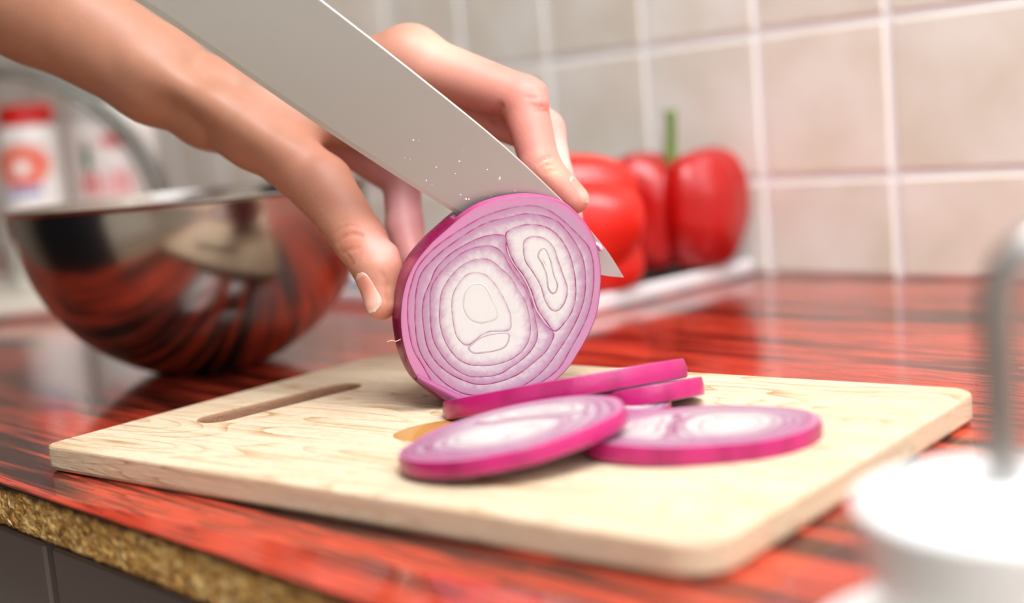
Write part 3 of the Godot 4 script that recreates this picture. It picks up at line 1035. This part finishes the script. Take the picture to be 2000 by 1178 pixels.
func person() -> void:
	for b in BONES:
		var a: Array = JOINT[b[0]]
		var z: Array = JOINT[b[1]]
		var pa := Vector3(a[0], a[1], a[2])
		var pz := Vector3(z[0], z[1], z[2])
		ba.append(pa)
		bd.append(pz - pa)
		bl.append(1.0 / (pz - pa).length_squared())
		br.append(a[3])
		bs.append(z[3] - a[3])
		bc.append(b[2])
	make_creases()
	var all := PackedInt32Array(range(BONES.size()))
	# lay the creases on the skin, whichever way it bulges
	for cr in CREASE:
		for k in 2:
			var p: Vector3 = cr[k] + TOWARD * 16.0
			for step in 60:
				var d := flesh_dist(p, all, [])
				if d < 0.02: break
				p -= TOWARD * minf(d * 0.9, 1.5)
			cr[k] = p
	# surface nets over blocks of 8 cells
	var cell := 0.85
	var blk := cell * 8.0
	var lo := Vector3(1e9, 1e9, 1e9)
	var hi := -lo
	for k in JOINT.values():
		lo = lo.min(Vector3(k[0], k[1], k[2]) - Vector3.ONE * (k[3] + 4.0))
		hi = hi.max(Vector3(k[0], k[1], k[2]) + Vector3.ONE * (k[3] + 4.0))
	var nb := ((hi - lo) / blk).ceil()
	var verts := PackedVector3Array()
	var index := {}
	var quads := []
	var half_diag := blk * 0.5 * 1.7321
	for bx in int(nb.x):
		for by in int(nb.y):
			for bz in int(nb.z):
				var org := lo + Vector3(bx, by, bz) * blk
				var ctr := org + Vector3.ONE * blk * 0.5
				var use := PackedInt32Array()
				var nearest := 1e9
				var ds := PackedFloat32Array()
				for i in all:
					var x := bone_dist(i, ctr)
					ds.append(x)
					nearest = minf(nearest, x)
				if nearest > half_diag + 13.0 or nearest < -half_diag - 1.0: continue
				for i in all:
					if ds[i] < half_diag + 24.0: use.append(i)
				var crs := []
				for cr in CREASE:
					if ((cr[0] + cr[1]) * 0.5).distance_to(ctr) < half_diag + 9.0: crs.append(cr)
				var f := PackedFloat32Array()
				f.resize(1000)
				var sign_lo := false
				var sign_hi := false
				for x in 10:
					for y in 10:
						for z in 10:
							var val := flesh_dist(org + Vector3(x - 1, y - 1, z - 1) * cell, use, crs)
							f[x * 100 + y * 10 + z] = val
							if val < 0: sign_lo = true
							else: sign_hi = true
				if not (sign_lo and sign_hi): continue
				for x in 9:
					for y in 9:
						for z in 9:
							var at := x * 100 + y * 10 + z
							var own := x > 0 and y > 0 and z > 0
							var mask := 0
							var sum := Vector3()
							var cnt := 0
							for e in 12:
								var o1: int = EDGE[e][0]
								var o2: int = EDGE[e][1]
								var f1 := f[at + o1]
								var f2 := f[at + o2]
								if (f1 < 0) != (f2 < 0):
									var h := f1 / (f1 - f2)
									sum += CORNER[EDGE[e][2]].lerp(CORNER[EDGE[e][3]], h)
									cnt += 1
							if cnt == 0: continue
							var key := ((bx * 8 + x) * 4096 + (by * 8 + y)) * 4096 + bz * 8 + z
							if not index.has(key):
								index[key] = verts.size()
								verts.append(org + (Vector3(x - 1, y - 1, z - 1) + sum / cnt) * cell)
							if own:
								var v0 := f[at]
								for ax in 3:
									var v1 := f[at + [100, 10, 1][ax]]
									if (v0 < 0) != (v1 < 0): quads.append([bx * 8 + x, by * 8 + y, bz * 8 + z, ax, v0 < 0])
	var idx := PackedInt32Array()
	for q in quads:
		var ax: int = q[3]
		var o1 := Vector3i(0, 1, 0) if ax == 0 else Vector3i(0, 0, 1) if ax == 1 else Vector3i(1, 0, 0)
		var o2 := Vector3i(0, 0, 1) if ax == 0 else Vector3i(1, 0, 0) if ax == 1 else Vector3i(0, 1, 0)
		var p := Vector3i(q[0], q[1], q[2])
		var id := []
		for w in [p, p - o1, p - o1 - o2, p - o2]:
			var key: int = (w.x * 4096 + w.y) * 4096 + w.z
			if index.has(key): id.append(index[key])
		if id.size() < 4: continue
		if q[4]: idx.append_array([id[0], id[2], id[1], id[0], id[3], id[2]])
		else: idx.append_array([id[0], id[1], id[2], id[0], id[2], id[3]])
	# pull vertices onto the surface and colour them
	var cols := PackedColorArray()
	var nz := noise(FastNoiseLite.TYPE_SIMPLEX_SMOOTH, 0.09, 101, 3)
	var nearby := {}
	var tone := [lin(174, 122, 98), lin(184, 126, 104), lin(208, 138, 122), lin(214, 152, 140), lin(190, 114, 104), lin(200, 134, 130)]
	for k in verts.size():
		var p := verts[k]
		var wsum := 0.0
		var c := Color(0, 0, 0)
		for i in all:
			var x := bone_dist(i, p)
			if x > 14.0: continue
			var w := exp(-maxf(x, -2.0) * 0.5)
			c += tone[bc[i]] * w
			wsum += w
		c = c / maxf(wsum, 1e-6)
		for s in BLUSH:
			var r: float = p.distance_to(s[0]) / s[1]
			if r < 2.0: c = c.lerp(s[2], s[3] * exp(-r * r * 1.5))
		c = c * (1.0 + 0.07 * nz.get_noise_3dv(p))
		c.a = 1.0
		cols.append(c)
		verts[k] = p * 0.001
	var skin := vmat(0.46)
	with_bump(skin, NORMAL_SKIN, 70.0, 0.5)
	skin.subsurf_scatter_enabled = true
	skin.subsurf_scatter_strength = 0.06
	skin.metallic_specular = 0.42
	var o := part("person", mesh_of(verts, idx, cols), skin)
	tag(o, "bare forearm and left hand of a person holding the onion with bent fingers", "person")
	nail(o, "thumbnail", "tip_ip", Vector3(-55.1, 57.4, 5.4), THUMB_N, THUMB_A, 8.6, 4.9, true)
	nail(o, "fingernail", "", INDEX_C, INDEX_N, INDEX_A, 6.6, 4.2, false)
	# sleeve pushed up above the elbow
	var e: Array = JOINT["elbow"]
	var f: Array = JOINT["fore"]
	var pe := Vector3(e[0], e[1], e[2]) * 0.001
	var pd := (pe - Vector3(f[0], f[1], f[2]) * 0.001).normalized()
	part("sleeve", tube([pe - pd * 0.03, pe - pd * 0.032, pe + pd * 0.02, pe + pd * 0.10, pe + pd * 0.20], [0.036, 0.040, 0.042, 0.048, 0.055], 32), mat(srgb(34, 36, 48), 0.9), o)

const CORNER := [Vector3(0, 0, 0), Vector3(1, 0, 0), Vector3(0, 1, 0), Vector3(1, 1, 0), Vector3(0, 0, 1), Vector3(1, 0, 1), Vector3(0, 1, 1), Vector3(1, 1, 1)]
const EDGE := [[0, 100, 0, 1], [10, 110, 2, 3], [1, 101, 4, 5], [11, 111, 6, 7], [0, 10, 0, 2], [100, 110, 1, 3], [1, 11, 4, 6], [101, 111, 5, 7], [0, 1, 0, 4], [100, 101, 1, 5], [10, 11, 2, 6], [110, 111, 3, 7]]
var THUMB_N := Vector3(3.3, 1.0, 8.9)
var THUMB_A := Vector3(15.5, -24.8, 4.6)
var INDEX_C := Vector3(-14.0, 87.2, -68.6)
var INDEX_N := Vector3(7.3, 5.2, -2.2)
var INDEX_A := Vector3(10.9, -14.6, -6.6)
# blushes: middle, radius, colour, strength
var BLUSH := [
	[Vector3(-30.0, 128.4, -66.3), 12.0, lin(236, 140, 130), 0.7], [Vector3(-32.8, 106.5, -51.7), 14.0, lin(232, 140, 136), 0.5], [Vector3(-60.4, 78.0, 7.0), 9.0, lin(206, 120, 96), 0.5],
	[Vector3(-51.8, 75.3, 1.3), 9.0, lin(238, 164, 156), 0.7], [Vector3(-48.1, 50.4, 11.1), 7.0, lin(224, 140, 118), 0.5], [Vector3(-101.5, 86.8, -51.2), 13.0, lin(232, 176, 178), 0.5],
	[Vector3(-29.4, 103.8, -84.2), 16.0, lin(244, 200, 190), 0.7], [Vector3(-13.9, 99.0, -58.5), 6.0, lin(240, 204, 166), 0.6], [Vector3(-68.3, 149.2, -51.7), 20.0, lin(242, 186, 162), 0.6],
]

func nail(parent: Node3D, called: String, _j: String, ctr: Vector3, nrm: Vector3, along: Vector3, half_len: float, half_wid: float, free_edge: bool) -> void:
	var n := nrm.normalized()
	var a := (along - n * along.dot(n)).normalized()
	var s := n.cross(a)
	var all := PackedInt32Array(range(BONES.size()))
	var rows := []
	var cols := []
	for i in 19:
		var u := lerpf(-1.0, 1.0, i / 18.0)
		var row := PackedVector3Array()
		var crow := PackedColorArray()
		var wid := pow(maxf(0.0, 1.0 - pow(absf(u), 5.0)), 0.5) * (0.94 + 0.06 * u)
		for j in 15:
			var w := lerpf(-1.0, 1.0, j / 14.0)
			var p := ctr + a * u * half_len + s * w * half_wid * wid + n * 12.0
			for k in 40:
				var d := flesh_dist(p, all, [])
				if d < 0.02: break
				p -= n * minf(d * 0.8, 1.0)
				if (p - ctr).dot(n) < -6.0: break
			var lift := 0.42 - 0.45 * pow(maxf(absf(w), absf(u) if u < 0 else 0.0), 6.0)
			row.append((p + n * lift) * 0.001)
			var c := lin(210, 140, 122).lerp(lin(222, 168, 150), smoothstep(-0.2, 0.6, u))
			if u < -0.72: c = c.lerp(lin(226, 180, 168), 0.6)
			if u > 0.78: c = lin(226, 200, 182)
			crow.append(c)
		rows.append(row)
		cols.append(crow)
	# underside, so that the nail has thickness
	var m := vmat(0.22)
	m.metallic_specular = 0.5
	var r2 := []
	var c2 := []
	for i in rows.size():
		var row := PackedVector3Array()
		var crow := PackedColorArray()
		for j in 15:
			row.append(rows[i][j])
			crow.append(cols[i][j])
		for j in range(14, -1, -1):
			row.append(rows[i][j] - n * 0.0005)
			crow.append(cols[i][j])
		r2.append(row)
		c2.append(crow)
	part(called, grid_mesh(r2, true, NAIL_FLIP, c2), m, parent)

const NAIL_FLIP := false

func make_creases() -> void:
	CREASE = [
		[Vector3(-66.2, 77.2, 13.4), Vector3(-64.4, 80.1, 10.8), 0.68, 1.09], [Vector3(-64.4, 80.1, 10.8), Vector3(-61.9, 80.8, 8.1), 0.68, 1.09],
		[Vector3(-61.9, 80.8, 8.1), Vector3(-59.7, 80.1, 5.8), 0.68, 1.09], [Vector3(-63.9, 73.5, 13.1), Vector3(-62.0, 74.8, 10.8), 0.54, 0.65],
		[Vector3(-62.0, 74.8, 10.8), Vector3(-59.5, 75.3, 8.0), 0.54, 0.65], [Vector3(-64.5, 75.2, 13.4), Vector3(-62.8, 72.9, 12.0), 0.45, 0.51],
		[Vector3(-62.8, 72.9, 12.0), Vector3(-60.7, 70.3, 10.3), 0.45, 0.51], [Vector3(-60.4, 68.5, 11.8), Vector3(-58.8, 70.6, 9.7), 0.45, 0.51],
		[Vector3(-58.8, 70.6, 9.7), Vector3(-57.8, 73.3, 8.1), 0.45, 0.51], [Vector3(-68.5, 81.7, 11.9), Vector3(-65.7, 84.1, 8.5), 0.63, 0.51],
		[Vector3(-65.7, 84.1, 8.5), Vector3(-62.2, 83.9, 4.8), 0.63, 0.51], [Vector3(-67.3, 86.0, 8.4), Vector3(-64.6, 87.2, 5.2), 0.63, 0.36],
		[Vector3(-64.6, 87.2, 5.2), Vector3(-62.0, 86.1, 2.7), 0.63, 0.36], [Vector3(-28.8, 128.3, -61.7), Vector3(-26.4, 127.8, -64.2), 0.5, 0.58],
		[Vector3(-26.4, 127.8, -64.2), Vector3(-23.4, 127.8, -67.4), 0.5, 0.58], [Vector3(-27.0, 125.0, -63.0), Vector3(-24.9, 123.9, -64.9), 0.45, 0.51],
		[Vector3(-24.9, 123.9, -64.9), Vector3(-23.2, 124.1, -66.8), 0.45, 0.51], [Vector3(-26.3, 122.7, -63.2), Vector3(-24.6, 122.0, -65.0), 0.45, 0.43],
		[Vector3(-24.6, 122.0, -65.0), Vector3(-23.0, 122.2, -66.7), 0.45, 0.43], [Vector3(-18.2, 101.2, -54.3), Vector3(-16.6, 103.0, -56.4), 0.63, 0.87],
		[Vector3(-16.6, 103.0, -56.4), Vector3(-14.6, 103.5, -58.6), 0.63, 0.87], [Vector3(-16.6, 99.1, -54.2), Vector3(-15.0, 100.5, -56.2), 0.54, 0.8],
		[Vector3(-15.0, 100.5, -56.2), Vector3(-13.0, 100.6, -58.3), 0.54, 0.8], [Vector3(-15.0, 97.4, -54.1), Vector3(-13.0, 98.3, -56.4), 0.54, 0.58],
		[Vector3(-13.0, 98.3, -56.4), Vector3(-11.3, 98.1, -58.1), 0.54, 0.58], [Vector3(-39.0, 125.8, -56.2), Vector3(-39.9, 123.0, -54.7), 1.44, 1.59],
		[Vector3(-39.9, 123.0, -54.7), Vector3(-40.1, 120.1, -53.9), 1.44, 1.59], [Vector3(-47.7, 64.7, 6.4), Vector3(-46.3, 59.8, 5.8), 0.81, 0.87],
		[Vector3(-46.3, 59.8, 5.8), Vector3(-45.3, 53.8, 6.0), 0.81, 0.87],
	]

# ------------------------------------------------------------------ bowl
func mixing_bowl() -> void:
	var t := thing("mixing_bowl", "round stainless steel mixing bowl mirroring the red worktop, left of the board", "bowl", Vector3(-0.2866, 0.0, -0.0525))
	var outer := [Vector2(0, 0.0005), Vector2(24, 0), Vector2(29, 0.8), Vector2(38, 3.6), Vector2(48, 8.8), Vector2(60, 17.0), Vector2(70, 26.2), Vector2(78, 36.0), Vector2(84, 46.0), Vector2(89, 57.0), Vector2(93, 69.0), Vector2(95.6, 81.0), Vector2(96.8, 90.5), Vector2(97.2, 93.2), Vector2(98.6, 94.0), Vector2(99.0, 94.8), Vector2(98.2, 95.4), Vector2(96.2, 95.2)]
	var prof := []
	# a finer curve through the outer points
	for k in outer.size() - 1:
		for j in 4:
			prof.append(outer[k].cubic_interpolate(outer[k + 1], outer[maxi(k - 1, 0)], outer[mini(k + 2, outer.size() - 1)], j / 4.0) * 0.001 if k < 12 else outer[k].lerp(outer[k + 1], j / 4.0) * 0.001)
	prof.append(outer[-1] * 0.001)
	for q in [Vector2(95.6, 90.5), Vector2(94.5, 81), Vector2(91.9, 69.2), Vector2(87.9, 57.4), Vector2(83, 46.6), Vector2(77, 36.7), Vector2(69.1, 27.0), Vector2(59.3, 17.9), Vector2(47.5, 9.8), Vector2(37.6, 4.6), Vector2(28, 1.8), Vector2(0, 1.4)]:
		prof.append(q * 0.001)
	prof.reverse()
	var steel := mat(srgb(176, 168, 160), 0.19, 1.0)
	with_bump(steel, bump_tex(FastNoiseLite.TYPE_SIMPLEX_SMOOTH, 0.012, 111, 2.0, 2), 9.0, 0.05)
	part("shell", lathe(prof, 128), steel, t)
	# a few drops on the outside
	var v := PackedVector3Array()
	var idx := PackedInt32Array()
	for k in 16:
		var f := rng.randf_range(0.35, 0.92)
		var q: Vector2 = outer[8].lerp(outer[12], f) * 0.001
		var a := rng.randf_range(0.2, 1.2)
		var c := Vector3(cos(a) * q.x, q.y, sin(a) * q.x)
		var n := Vector3(cos(a) * 0.93, -0.35, sin(a) * 0.93).normalized()
		var s := n.cross(Vector3.UP).normalized()
		var u := s.cross(n)
		var r := rng.randf_range(0.0008, 0.0017)
		var base := v.size()
		for w in [[1.0, -0.3], [0.85, 0.15], [0.45, 0.38]]:
			for j in 10: v.append(c + (s * cos(TAU * j / 10) + u * sin(TAU * j / 10)) * r * w[0] + n * r * w[1])
		v.append(c + n * r * 0.45)
		for w in 2:
			for j in 10:
				var i0 := base + w * 10 + j
				var i1 := base + w * 10 + (j + 1) % 10
				idx.append_array([i0, i1, i0 + 10, i1, i1 + 10, i0 + 10])
		for j in 10: idx.append_array([base + 20 + j, base + 20 + (j + 1) % 10, base + 30])
	part("water_drops", mesh_of(v, idx), mat(srgb(120, 100, 84), 0.06), t).set_meta("kind", "stuff")

# ------------------------------------------------------------------ peppers on a tray
func pepper_mesh(radius: float, height: float, lobes: int, depth: float, sd: int, phase: float) -> ArrayMesh:
	var rows := []
	var nz := noise(FastNoiseLite.TYPE_SIMPLEX_SMOOTH, 0.9, sd, 2)
	var n := 96
	for i in 49:
		var f := i / 48.0
		var ang := PI * (f - 0.5)
		# a squarish barrel, fuller at the shoulder, dimpled at both ends
		var rr := pow(cos(ang), 0.55) * (0.90 + 0.16 * f)
		var yy := 0.5 + 0.5 * sin(ang)
		var row := PackedVector3Array()
		for k in n:
			var a := TAU * k / n
			var wave := absf(sin(lobes * 0.5 * (a + phase)))
			var valley := 1.0 - depth * pow(1.0 - wave, 2.2)
			var vary := 1.0 + 0.12 * nz.get_noise_3d(cos(a) * 1.2, sin(a) * 1.2, f * 1.5)
			var r := radius * rr * (valley if f < 0.5 else lerpf(valley, 1.0 - (1.0 - valley) * 1.1, 0.5)) * vary
			var y := yy * height
			# lobes rise as shoulders round the stem and as feet at the blossom end
			var inner := pow(clampf(1.0 - r / radius, 0.0, 1.0), 1.4)
			if f > 0.5: y += height * 0.10 * pow(wave, 0.7) * clampf(rr * 1.3, 0, 1) - height * 0.20 * inner
			else: y += -height * 0.05 * pow(wave, 0.7) * clampf(rr * 1.3, 0, 1) + height * 0.14 * inner
			row.append(Vector3(cos(a) * r, y, sin(a) * r))
		rows.append(row)
	return grid_mesh(rows, true, false)

func pepper(label: String, at: Vector3, turn: Basis, radius: float, height: float, lobes: int, sd: int, phase: float, tint: Color) -> void:
	var t := thing("red_bell_pepper", label, "bell pepper", at, turn, "red bell peppers on the white tray")
	var m := mat(tint, 0.34)
	m.clearcoat_enabled = true
	m.clearcoat = 0.12
	m.clearcoat_roughness = 0.25
	part("flesh", pepper_mesh(radius, height, lobes, 0.20, sd, phase), m, t)
	var green := mat(srgb(96, 130, 44), 0.5)
	var top := height * 0.82
	part("stem", tube([Vector3(0, top, 0), Vector3(0, top + 0.010, 0), Vector3(0.001, top + 0.022, 0), Vector3(0.002, top + 0.034, 0.001), Vector3(0.002, top + 0.0415, 0.001)], [0.0062, 0.0042, 0.0034, 0.0034, 0.0044], 14), green, t)
	part("calyx", lathe([Vector2(0.016, -0.001), Vector2(0.0165, 0.0005), Vector2(0.010, 0.0022), Vector2(0.005, 0.0045), Vector2(0.003, 0.006)], 20), green, t, Vector3(0, top, 0))

func peppers_and_tray() -> void:
	var x1 := -0.182
	var x0 := -0.52
	var z0 := -0.424
	var z1 := -0.235
	var t := thing("tray", "shallow white tray with a raised rim under the red peppers", "tray", Vector3((x0 + x1) * 0.5, 0, (z0 + z1) * 0.5))
	var rows := []
	var hw := (x1 - x0) * 0.5
	var hd := (z1 - z0) * 0.5
	for q in [[0.010, 0.0], [0.003, 0.0], [0.001, 0.002], [0.0, 0.0095], [0.0006, 0.0108], [0.0018, 0.0112], [0.0045, 0.0110], [0.006, 0.0100], [0.0085, 0.0045], [0.011, 0.0036]]:
		var row := PackedVector3Array()
		var r: float = maxf(0.012 - q[0], 0.002)
		for c in 4:
			var sx := 1.0 if c == 0 or c == 3 else -1.0
			var sz := 1.0 if c < 2 else -1.0
			for k in 7:
				var a := PI * 0.5 * c + PI / 12 * k
				row.append(Vector3(sx * (hw - q[0] - r) + cos(a) * r, q[1], sz * (hd - q[0] - r) + sin(a) * r))
		rows.append(row)
	for e in [0.0036, 0.0]:
		var row := PackedVector3Array()
		for k in 28: row.append(Vector3(0, e, 0))
		if e > 0: rows.append(row)
		else: rows.push_front(row)
	part("rim", grid_mesh(rows, true, false), mat(srgb(238, 236, 236), 0.3), t)
	part("dark_sheet", chamfer_box(Vector3(hw * 2 - 0.026, 0.0012, hd * 2 - 0.026), 0.0004), mat(srgb(52, 52, 58), 0.5), t, Vector3(0, 0.0043, 0))  # dark grey sheet over the tray floor
	pepper("upright red bell pepper with a green stem, right end of the tray by the wall", Vector3(-0.2150, 0.0080, -0.3765), Basis(Vector3.UP, 0.55), 0.0520, 0.083, 4, 7, 0.0, srgb(176, 8, 6))
	# lying on its side, blossom end to the right
	var ax := -RIGHT
	var b := Basis(ax.cross(TOWARD).normalized(), ax, TOWARD)
	b = Basis(TOWARD.cross(Vector3.UP), ax, TOWARD)
	b = Basis(Vector3.UP, ax, Vector3.UP.cross(ax))
	pepper("brighter red bell pepper lying on its side beside the hand's fingertips", Vector3(-0.2020, 0.0510, -0.2830) + RIGHT * 0.032, b, 0.0470, 0.090, 4, 9, PI / 4 + 0.1, srgb(222, 28, 12))

# ------------------------------------------------------------------ left background
func bottle_texture(which: int) -> ImageTexture:
	var w := 512
	var h := 512
	var im := Image.create(w, h, false, Image.FORMAT_RGB8)
	im.fill(srgb(232, 222, 216))
	var blob := func(cx: float, cy: float, rx: float, ry: float, c: Color, soft := 0.5):
		for y in range(maxi(0, int(cy - ry)), mini(h, int(cy + ry) + 1)):
			for x in range(maxi(0, int(cx - rx)), mini(w, int(cx + rx) + 1)):
				var d := Vector2((x - cx) / rx, (y - cy) / ry).length()
				if d < 1.0: im.set_pixel(x, y, im.get_pixel(x, y).lerp(c, clampf((1.0 - d) / soft, 0, 1)))
	if which == 0:
		blob.call(256, 95, 200, 88, srgb(232, 74, 44), 0.5)
		blob.call(256, 105, 90, 52, srgb(240, 224, 218), 0.6)
		im.fill_rect(Rect2i(150, 150, 210, 22), srgb(214, 50, 44))
		for k in 6: im.fill_rect(Rect2i(150 + k * 36, 180, 24, 34), srgb(70, 96, 170))
		blob.call(200, 470, 60, 44, srgb(60, 150, 50), 0.6)
	else:
		blob.call(340, 40, 120, 34, srgb(196, 60, 60), 0.7)
		im.fill_rect(Rect2i(160, 62, 44, 76), srgb(10, 104, 60))
		im.fill_rect(Rect2i(170, 36, 24, 28), srgb(150, 96, 60))
		for k in 3: im.fill_rect(Rect2i(136 + k * 34, 148, 22, 84), srgb(208, 46, 42))
		for k in 2: im.fill_rect(Rect2i(300 + k * 40, 150, 22, 80), srgb(220, 80, 80))
		blob.call(290, 200, 150, 70, srgb(236, 170, 170), 1.0)
	return ImageTexture.create_from_image(im)

func label_patch(r: float, y0: float, y1: float, arc: float) -> ArrayMesh:
	var v := PackedVector3Array()
	var uv := PackedVector2Array()
	var idx := PackedInt32Array()
	for side in 2:
		for j in 2:
			for k in 25:
				var a := lerpf(-arc, arc, k / 24.0)
				var rr := r + 0.0002 + (0.0002 if side == 0 else 0.0)
				v.append(Vector3(sin(a) * rr, y1 if j == 0 else y0, cos(a) * rr))
				uv.append(Vector2(k / 24.0, j))
	for k in 24:
		idx.append_array([k, k + 1, k + 25, k + 1, k + 26, k + 25])
		idx.append_array([k + 50, k + 75, k + 51, k + 51, k + 75, k + 76])
	return mesh_of(v, idx, PackedColorArray(), uv)

func dish_rack_and_bottles() -> void:
	var turn := Basis(RIGHT, Vector3.UP, TOWARD)
	# drip tray, its long side facing down the worktop
	var front := Vector3(-0.640, 0, -0.122)
	var t := thing("dish_rack", "grey arched wire dish rack on a pale ribbed drip tray behind the bowl", "dish rack", front - TOWARD * 0.11 - RIGHT * 0.10, turn)
	var pale := mat(srgb(206, 196, 180), 0.4)
	part("drip_tray", chamfer_box(Vector3(0.34, 0.010, 0.27), 0.003), pale, t, Vector3(0, 0.005, -0.025))
	for q in [[Vector3(0.34, 0.013, 0.012), Vector3(0, 0.0075, 0.108)], [Vector3(0.34, 0.013, 0.012), Vector3(0, 0.0075, -0.158)], [Vector3(0.012, 0.013, 0.266), Vector3(0.166, 0.0075, -0.025)], [Vector3(0.012, 0.013, 0.266), Vector3(-0.166, 0.0075, -0.025)]]:
		part("tray_lip", chamfer_box(q[0], 0.003), pale, t, q[1])
	var wire := mat(srgb(112, 110, 102), 0.4, 0.6)
	var mid := Vector3(-0.7923, 0.0614, -0.1622) - t.position
	var cx := mid.dot(RIGHT)
	var cz := mid.dot(TOWARD)
	for q in [[0.0, 0.140, 0.0050], [0.034, 0.139, 0.0032]]:
		var path := []
		path.append(Vector3(cx + q[1], 0.008, cz + q[0]))
		for k in 33:
			var a := PI * k / 32.0
			path.append(Vector3(cx + cos(a) * q[1], 0.0614 + sin(a) * q[1], cz + q[0]))
		path.append(Vector3(cx - q[1], 0.008, cz + q[0]))
		part("wire_arch", tube(path, [q[2]], 12), wire, t)
	# two bottles standing in it
	var j := thing("bottle", "white bottle with red cap and red and blue label in the dish rack", "bottle", Vector3(-0.8190, 0.0102, -0.2010), turn)
	var white := mat(srgb(232, 224, 218), 0.35)
	part("body", lathe([Vector2(0, 0), Vector2(0.026, 0), Vector2(0.028, 0.002), Vector2(0.028, 0.130), Vector2(0.027, 0.138), Vector2(0.022, 0.146), Vector2(0.0, 0.147)], 40), white, j)
	part("cap", lathe([Vector2(0.0, 0.144), Vector2(0.0235, 0.144), Vector2(0.024, 0.146), Vector2(0.024, 0.160), Vector2(0.022, 0.163), Vector2(0, 0.164)], 40), mat(srgb(206, 24, 20), 0.4), j)
	var l1 := mat(Color.WHITE, 0.4)
	l1.albedo_texture = bottle_texture(0)
	part("label", label_patch(0.028, 0.01, 0.132, 1.4), l1, j)
	var k := thing("bottle", "wide white pack with green and red print beside the red capped bottle", "bottle", Vector3(-0.7700, 0.0102, -0.2580), turn)
	part("body", lathe([Vector2(0, 0), Vector2(0.037, 0), Vector2(0.039, 0.002), Vector2(0.039, 0.136), Vector2(0.037, 0.146), Vector2(0.030, 0.156), Vector2(0.016, 0.162), Vector2(0, 0.163)], 40), white, k)
	var l2 := mat(Color.WHITE, 0.4)
	l2.albedo_texture = bottle_texture(1)
	part("label", label_patch(0.039, 0.008, 0.134, 1.3), l2, k)

# ------------------------------------------------------------------ near right
func foreground_dish() -> void:
	var at := Vector3(0.2460, 0, 0.0870)
	var glaze := mat(srgb(236, 234, 230), 0.18)
	var s := thing("saucer", "white saucer under the small dish at the near right corner", "saucer", at)
	part("plate", lathe([Vector2(0, 0.0), Vector2(0.020, 0.0), Vector2(0.023, 0.002), Vector2(0.041, 0.0085), Vector2(0.0425, 0.0095), Vector2(0.0415, 0.0102), Vector2(0.024, 0.0045), Vector2(0, 0.004)], 64), glaze, s)
	var d := thing("dish", "small white ceramic dish on the saucer at the near right corner", "dish", at + Vector3(0, 0.0045, 0))
	part("body", lathe([Vector2(0, 0), Vector2(0.018, 0), Vector2(0.0195, 0.001), Vector2(0.0245, 0.010), Vector2(0.0285, 0.022), Vector2(0.0305, 0.034), Vector2(0.0300, 0.0355), Vector2(0.0284, 0.0348), Vector2(0.0268, 0.022), Vector2(0.0225, 0.011), Vector2(0.0, 0.004)], 64), glaze, d)
	var c := part("salt", lathe([Vector2(0, 0.0052), Vector2(0.021, 0.0125), Vector2(0.0262, 0.0225), Vector2(0.0278, 0.0310), Vector2(0.024, 0.0335), Vector2(0.012, 0.0365), Vector2(0.0, 0.0380)], 48), mat(srgb(246, 246, 246), 0.9), null, at + Vector3(0, 0.0046, 0))
	tag(c, "heap of white salt filling the small dish", "salt", "", "stuff")
	var p := []
	for k in 9: p.append(Vector3(0, 0.012 + 0.054 * k / 8.0, 0))
	for k in range(1, 11):
		var a := PI * 0.62 * k / 10.0
		p.append(Vector3(0.013 * (1.0 - cos(a)), 0.066 + 0.013 * sin(a), 0))
	var sp := thing("spoon", "steel spoon with hooked handle standing upright in the small white dish", "spoon", at + Vector3(0.0, 0.010, 0.0) - RIGHT * 0.002, Basis(RIGHT, Vector3.UP, TOWARD))
	var steel := mat(srgb(176, 174, 170), 0.3, 1.0)
	part("handle", tube(p, [0.0038], 14), steel, sp)
	part("spoon_bowl", lathe([Vector2(0, 0.0), Vector2(0.006, 0.002), Vector2(0.0075, 0.008), Vector2(0.005, 0.014), Vector2(0, 0.016)], 24), steel, sp)
